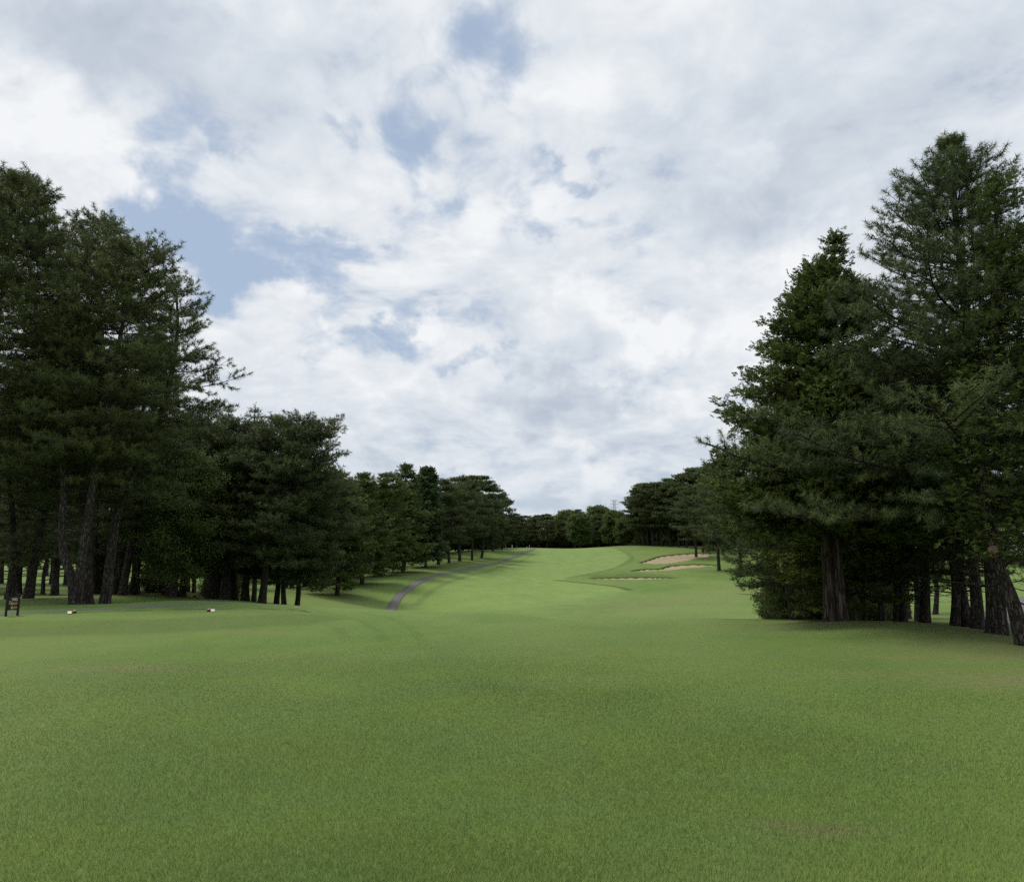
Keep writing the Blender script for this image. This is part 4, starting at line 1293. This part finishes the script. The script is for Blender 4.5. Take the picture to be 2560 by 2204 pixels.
# ------------------------------------------------------------------ small things
def build_sign():
    dark = plain('dark_stained_wood', (.012, .010, .010), .55, .4, 12)
    board = plain('black_board', (.016, .014, .013), .4, .3, 25)
    white = plain('white_lettering', (.62, .60, .56), .6, .08, 40)
    gold = plain('gold_lettering', (.52, .36, .09), .6, .12, 40)
    a = hit(14, 1540, 12, 30)
    b = at(43.5, 1537.5, a[1] + .16)
    root = empty('hole_sign', (a[0], a[1], hz(a[0], a[1]) - .02), math.atan2(b[1] - a[1], b[0] - a[0]))
    tag(root, 'small black hole sign on two posts with white and gold lettering', 'sign')
    Wd = math.hypot(b[0] - a[0], b[1] - a[1])
    for x in (0, Wd):
        m = MB()
        m.box((x, 0, .275), (.052, .052, .57), bevel=.006)
        m.box((x, 0, .566), (.060, .060, .012), bevel=.003)
        m.build('post', dark, root)
    m = MB()
    m.box((Wd / 2, -.004, .325), (Wd - .054, .024, .315), bevel=.004)
    bd = m.build('board', board, root)
    m = MB()
    m.box((Wd / 2, -.004, .49), (Wd - .054, .034, .014), bevel=.003)
    m.build('rail', dark, root)

    def text(s, x, z, hgt, wid, mat, name):
        cu = bpy.data.curves.new(name, 'FONT')
        cu.body = s
        cu.extrude = .0015
        cu.offset = .012
        tmp = bpy.data.objects.new(name, cu)
        COL.objects.link(tmp)
        bpy.context.view_layer.update()
        me = bpy.data.meshes.new_from_object(tmp.evaluated_get(bpy.context.evaluated_depsgraph_get()))
        bpy.data.objects.remove(tmp)
        v = np.array([q.co for q in me.vertices])
        mn, mx = v.min(0), v.max(0)
        for q in me.vertices:
            q.co = ((q.co[0] - mn[0]) / (mx[0] - mn[0]) * wid + x, -.018 - (q.co[2] - mn[2]) / max(mx[2] - mn[2], 1e-6) * .002, (q.co[1] - mn[1]) / (mx[1] - mn[1]) * hgt + z)
        me.materials.clear()
        me.materials.append(mat)
        return link_mesh(name, me, bd)

    k = Wd / .30
    text('PAR5', .120 * k, .398, .068, .142 * k, white, 'lettering')
    text('10', .050 * k, .308, .095, .058 * k, gold, 'lettering')
    text('KG', .112 * k, .298, .064, .055 * k, white, 'lettering')
    text('449', .176 * k, .298, .066, .086 * k, gold, 'lettering')
    text('BG', .112 * k, .198, .064, .055 * k, white, 'lettering')
    text('454', .176 * k, .198, .066, .086 * k, gold, 'lettering')


def build_markers():
    red = plain('faded_red_paint', (.36, .15, .10), .6, .2, 40)
    wood = plain('dark_red_wood', (.055, .016, .012), .7, .4, 30)
    white = plain('white_paint', (.66, .64, .55), .6, .05, 30)
    under = plain('grey_base', (.05, .045, .038), .8, .3, 30)

    def red_marker(px, py, yaw, label):
        p = hit(px, py, 12, 30)
        root = empty('tee_marker', tuple(p), yaw, .84)
        tag(root, label, 'tee marker')
        n = 22
        vs, fs = [], []
        for lv in range(4):
            for k in range(n):
                a = 2 * math.pi * k / n
                r = (.050, .054, .054, .049)[lv]
                x, y = r * math.cos(a), r * math.sin(a)
                top = .085 + .50 * y + .20 * x
                z = (-.01, .01, top - .012, top)[lv]
                vs.append((x, y, z))
        for lv in range(3):
            for k in range(n):
                a, b = lv * n + k, lv * n + (k + 1) % n
                fs.append((a, b, b + n, a + n))
        m = MB()
        m.add(vs, fs)
        m.build('body', wood, root)
        m = MB()
        cap = vs[3 * n:]
        m.add([(v[0], v[1], v[2]) for v in cap] + [(v[0] * .8, v[1] * .8, .093 + .5 * v[1] * .8 + .2 * v[0] * .8) for v in cap], [(k, (k + 1) % n, n + (k + 1) % n, n + k) for k in range(n)] + [tuple(range(n, 2 * n))])
        m.build('painted_top', red, root)

    def white_marker(px, py, yaw, skew, label):
        p = hit(px, py, 12, 30)
        root = empty('tee_marker', tuple(p), yaw, .84)
        tag(root, label, 'tee marker')
        lo = [(-.062 + skew, -.055), (.062 + skew, -.055), (.062 - skew, .055), (-.062 - skew, .055)]
        zt = [.012, .012, .070, .070]
        m = MB()
        vs = [(x, y, -.01) for x, y in lo] + [(x, y, z) for (x, y), z in zip(lo, zt)]
        m.add(vs, [(3, 2, 1, 0), (0, 1, 5, 4), (1, 2, 6, 5), (2, 3, 7, 6), (3, 0, 4, 7)])
        m.build('body', under, root)
        m = MB()
        top = vs[4:]
        m.add([(x * 1.03, y * 1.03, z + .001) for x, y, z in top] + [(x * .97, y * .97, z + .012) for x, y, z in top], [(0, 1, 5, 4), (1, 2, 6, 5), (2, 3, 7, 6), (3, 0, 4, 7), (4, 5, 6, 7), (3, 2, 1, 0)])
        m.build('painted_top', white, root)

    white_marker(173.5, 1534, .05, .025, 'white slanted tee marker near the hole sign, on the far tee line')
    red_marker(185.5, 1532.5, .25, 'red slant-topped log tee marker near the hole sign')
    red_marker(521.5, 1528.5, .25, 'red slant-topped log tee marker at the open end of the tee')
    white_marker(531.5, 1528.5, .1, .022, 'white slanted tee marker at the open end of the tee')


def build_box():
    m = plain('dark_box_paint', (.012, .012, .012), .6, .3, 20)
    p = hit(487, 1492.5, 25, 60)
    root = empty('utility_box', (p[0], p[1], p[2]))
    tag(root, 'small dark box on the grass in front of the pine trunks', 'box')
    b = MB()
    b.box((0, 0, .07), (.13, .12, .16), bevel=.01)
    b.build('body', m, root)
    b = MB()
    b.box((0, 0, .157), (.15, .14, .018), bevel=.006)
    b.build('lid', m, root)


def build_stakes():
    w = plain('white_stake_paint', (.75, .74, .68), .5, .05, 20)
    y = plain('yellowed_stake_paint', (.42, .42, .20), .5, .1, 20)
    for px, h, m, lab in ((1264, 1.0, y, 'yellowish stake on the fairway crest beside the last path-side trunk'),
                          (1280, 1.05, w, 'thickest white stake on the fairway crest near the path-side trees'),
                          (1317, .55, w, 'short white stake on the fairway crest beside a slim one'),
                          (1323.5, .85, w, 'slim white stake on the fairway crest above the end of the cart path')):
        d = 208.0
        p = at(px, 1370, d)
        z = hz(p[0], p[1])
        o = empty('marker_stake', (p[0], p[1], z - .1))
        tag(o, lab, 'stake', 'stakes on the fairway crest')
        r = .16 if h > 1.02 else .10
        b = MB()
        b.lathe([(r * .55, 0), (r * .55, .1 + h * .85), (r * .5, .1 + h * .9)], 10)
        b.build('shaft', m, o)
        b = MB()
        b.lathe([(r * .6, .1 + h * .9), (r * .6, .1 + h * .97), (r * .2, .1 + h)], 10)
        b.build('cap', m, o)


def build_pylon():
    st = plain('pale_galvanised_steel', (.52, .50, .50), .6, .05, 1.0)
    rd = plain('faded_red_steel', (.52, .33, .31), .6, .05, 1.0)
    d = 700.0
    p = at(1538, 1372, d)
    zb = -1.2
    top = at(1538, 1249.5, d)[2]
    H = top - zb
    root = empty('power_pylon', (p[0], p[1], zb))
    tag(root, 'pale red and white lattice power pylon far behind the treeline', 'pylon')

    def half(z):
        return 3.6 - 2.75 * min(1, z / (H * .62)) if z < H * .62 else .85
    lv = [H * k / 16 for k in range(17)]
    for nm, a, b, mt in (('lower_tower', 0, 9, st), ('middle_tower', 9, 13, st), ('upper_tower', 13, 16, rd)):
        m = MB()
        for i in range(a, b):
            z0, z1, h0, h1 = lv[i], lv[i + 1], half(lv[i]), half(lv[i + 1])
            c0 = [(-h0, -h0, z0), (h0, -h0, z0), (h0, h0, z0), (-h0, h0, z0)]
            c1 = [(-h1, -h1, z1), (h1, -h1, z1), (h1, h1, z1), (-h1, h1, z1)]
            for k in range(4):
                m.bar(c0[k], c1[k], .17)
                m.bar(c0[k], c1[(k + 1) % 4], .07)
                m.bar(c0[(k + 1) % 4], c1[k], .07)
                m.bar(c1[k], c1[(k + 1) % 4], .07)
        m.build(nm, mt, root)
    for z, hw, mt in ((H - .3, 3.2, rd), (H - 3.6, 3.7, st), (H - 7.0, 3.7, rd)):
        m = MB()
        for sg in (-1, 1):
            tip = (sg * hw, 0, z)
            for yy in (-.8, .8):
                m.bar((sg * .8, yy, z + .1), tip, .11)
                m.bar((sg * .8, yy, z - .9), tip, .11)
            m.bar(tip, (sg * hw, 0, z - 1.1), .08)
        m.build('cross_arm', mt, root)


build_ground()
build_bunkers()
build_paths()
build_tree_kinds()
plant_all()
build_sign()
build_markers()
build_box()
build_stakes()
build_pylon()
build_grass()
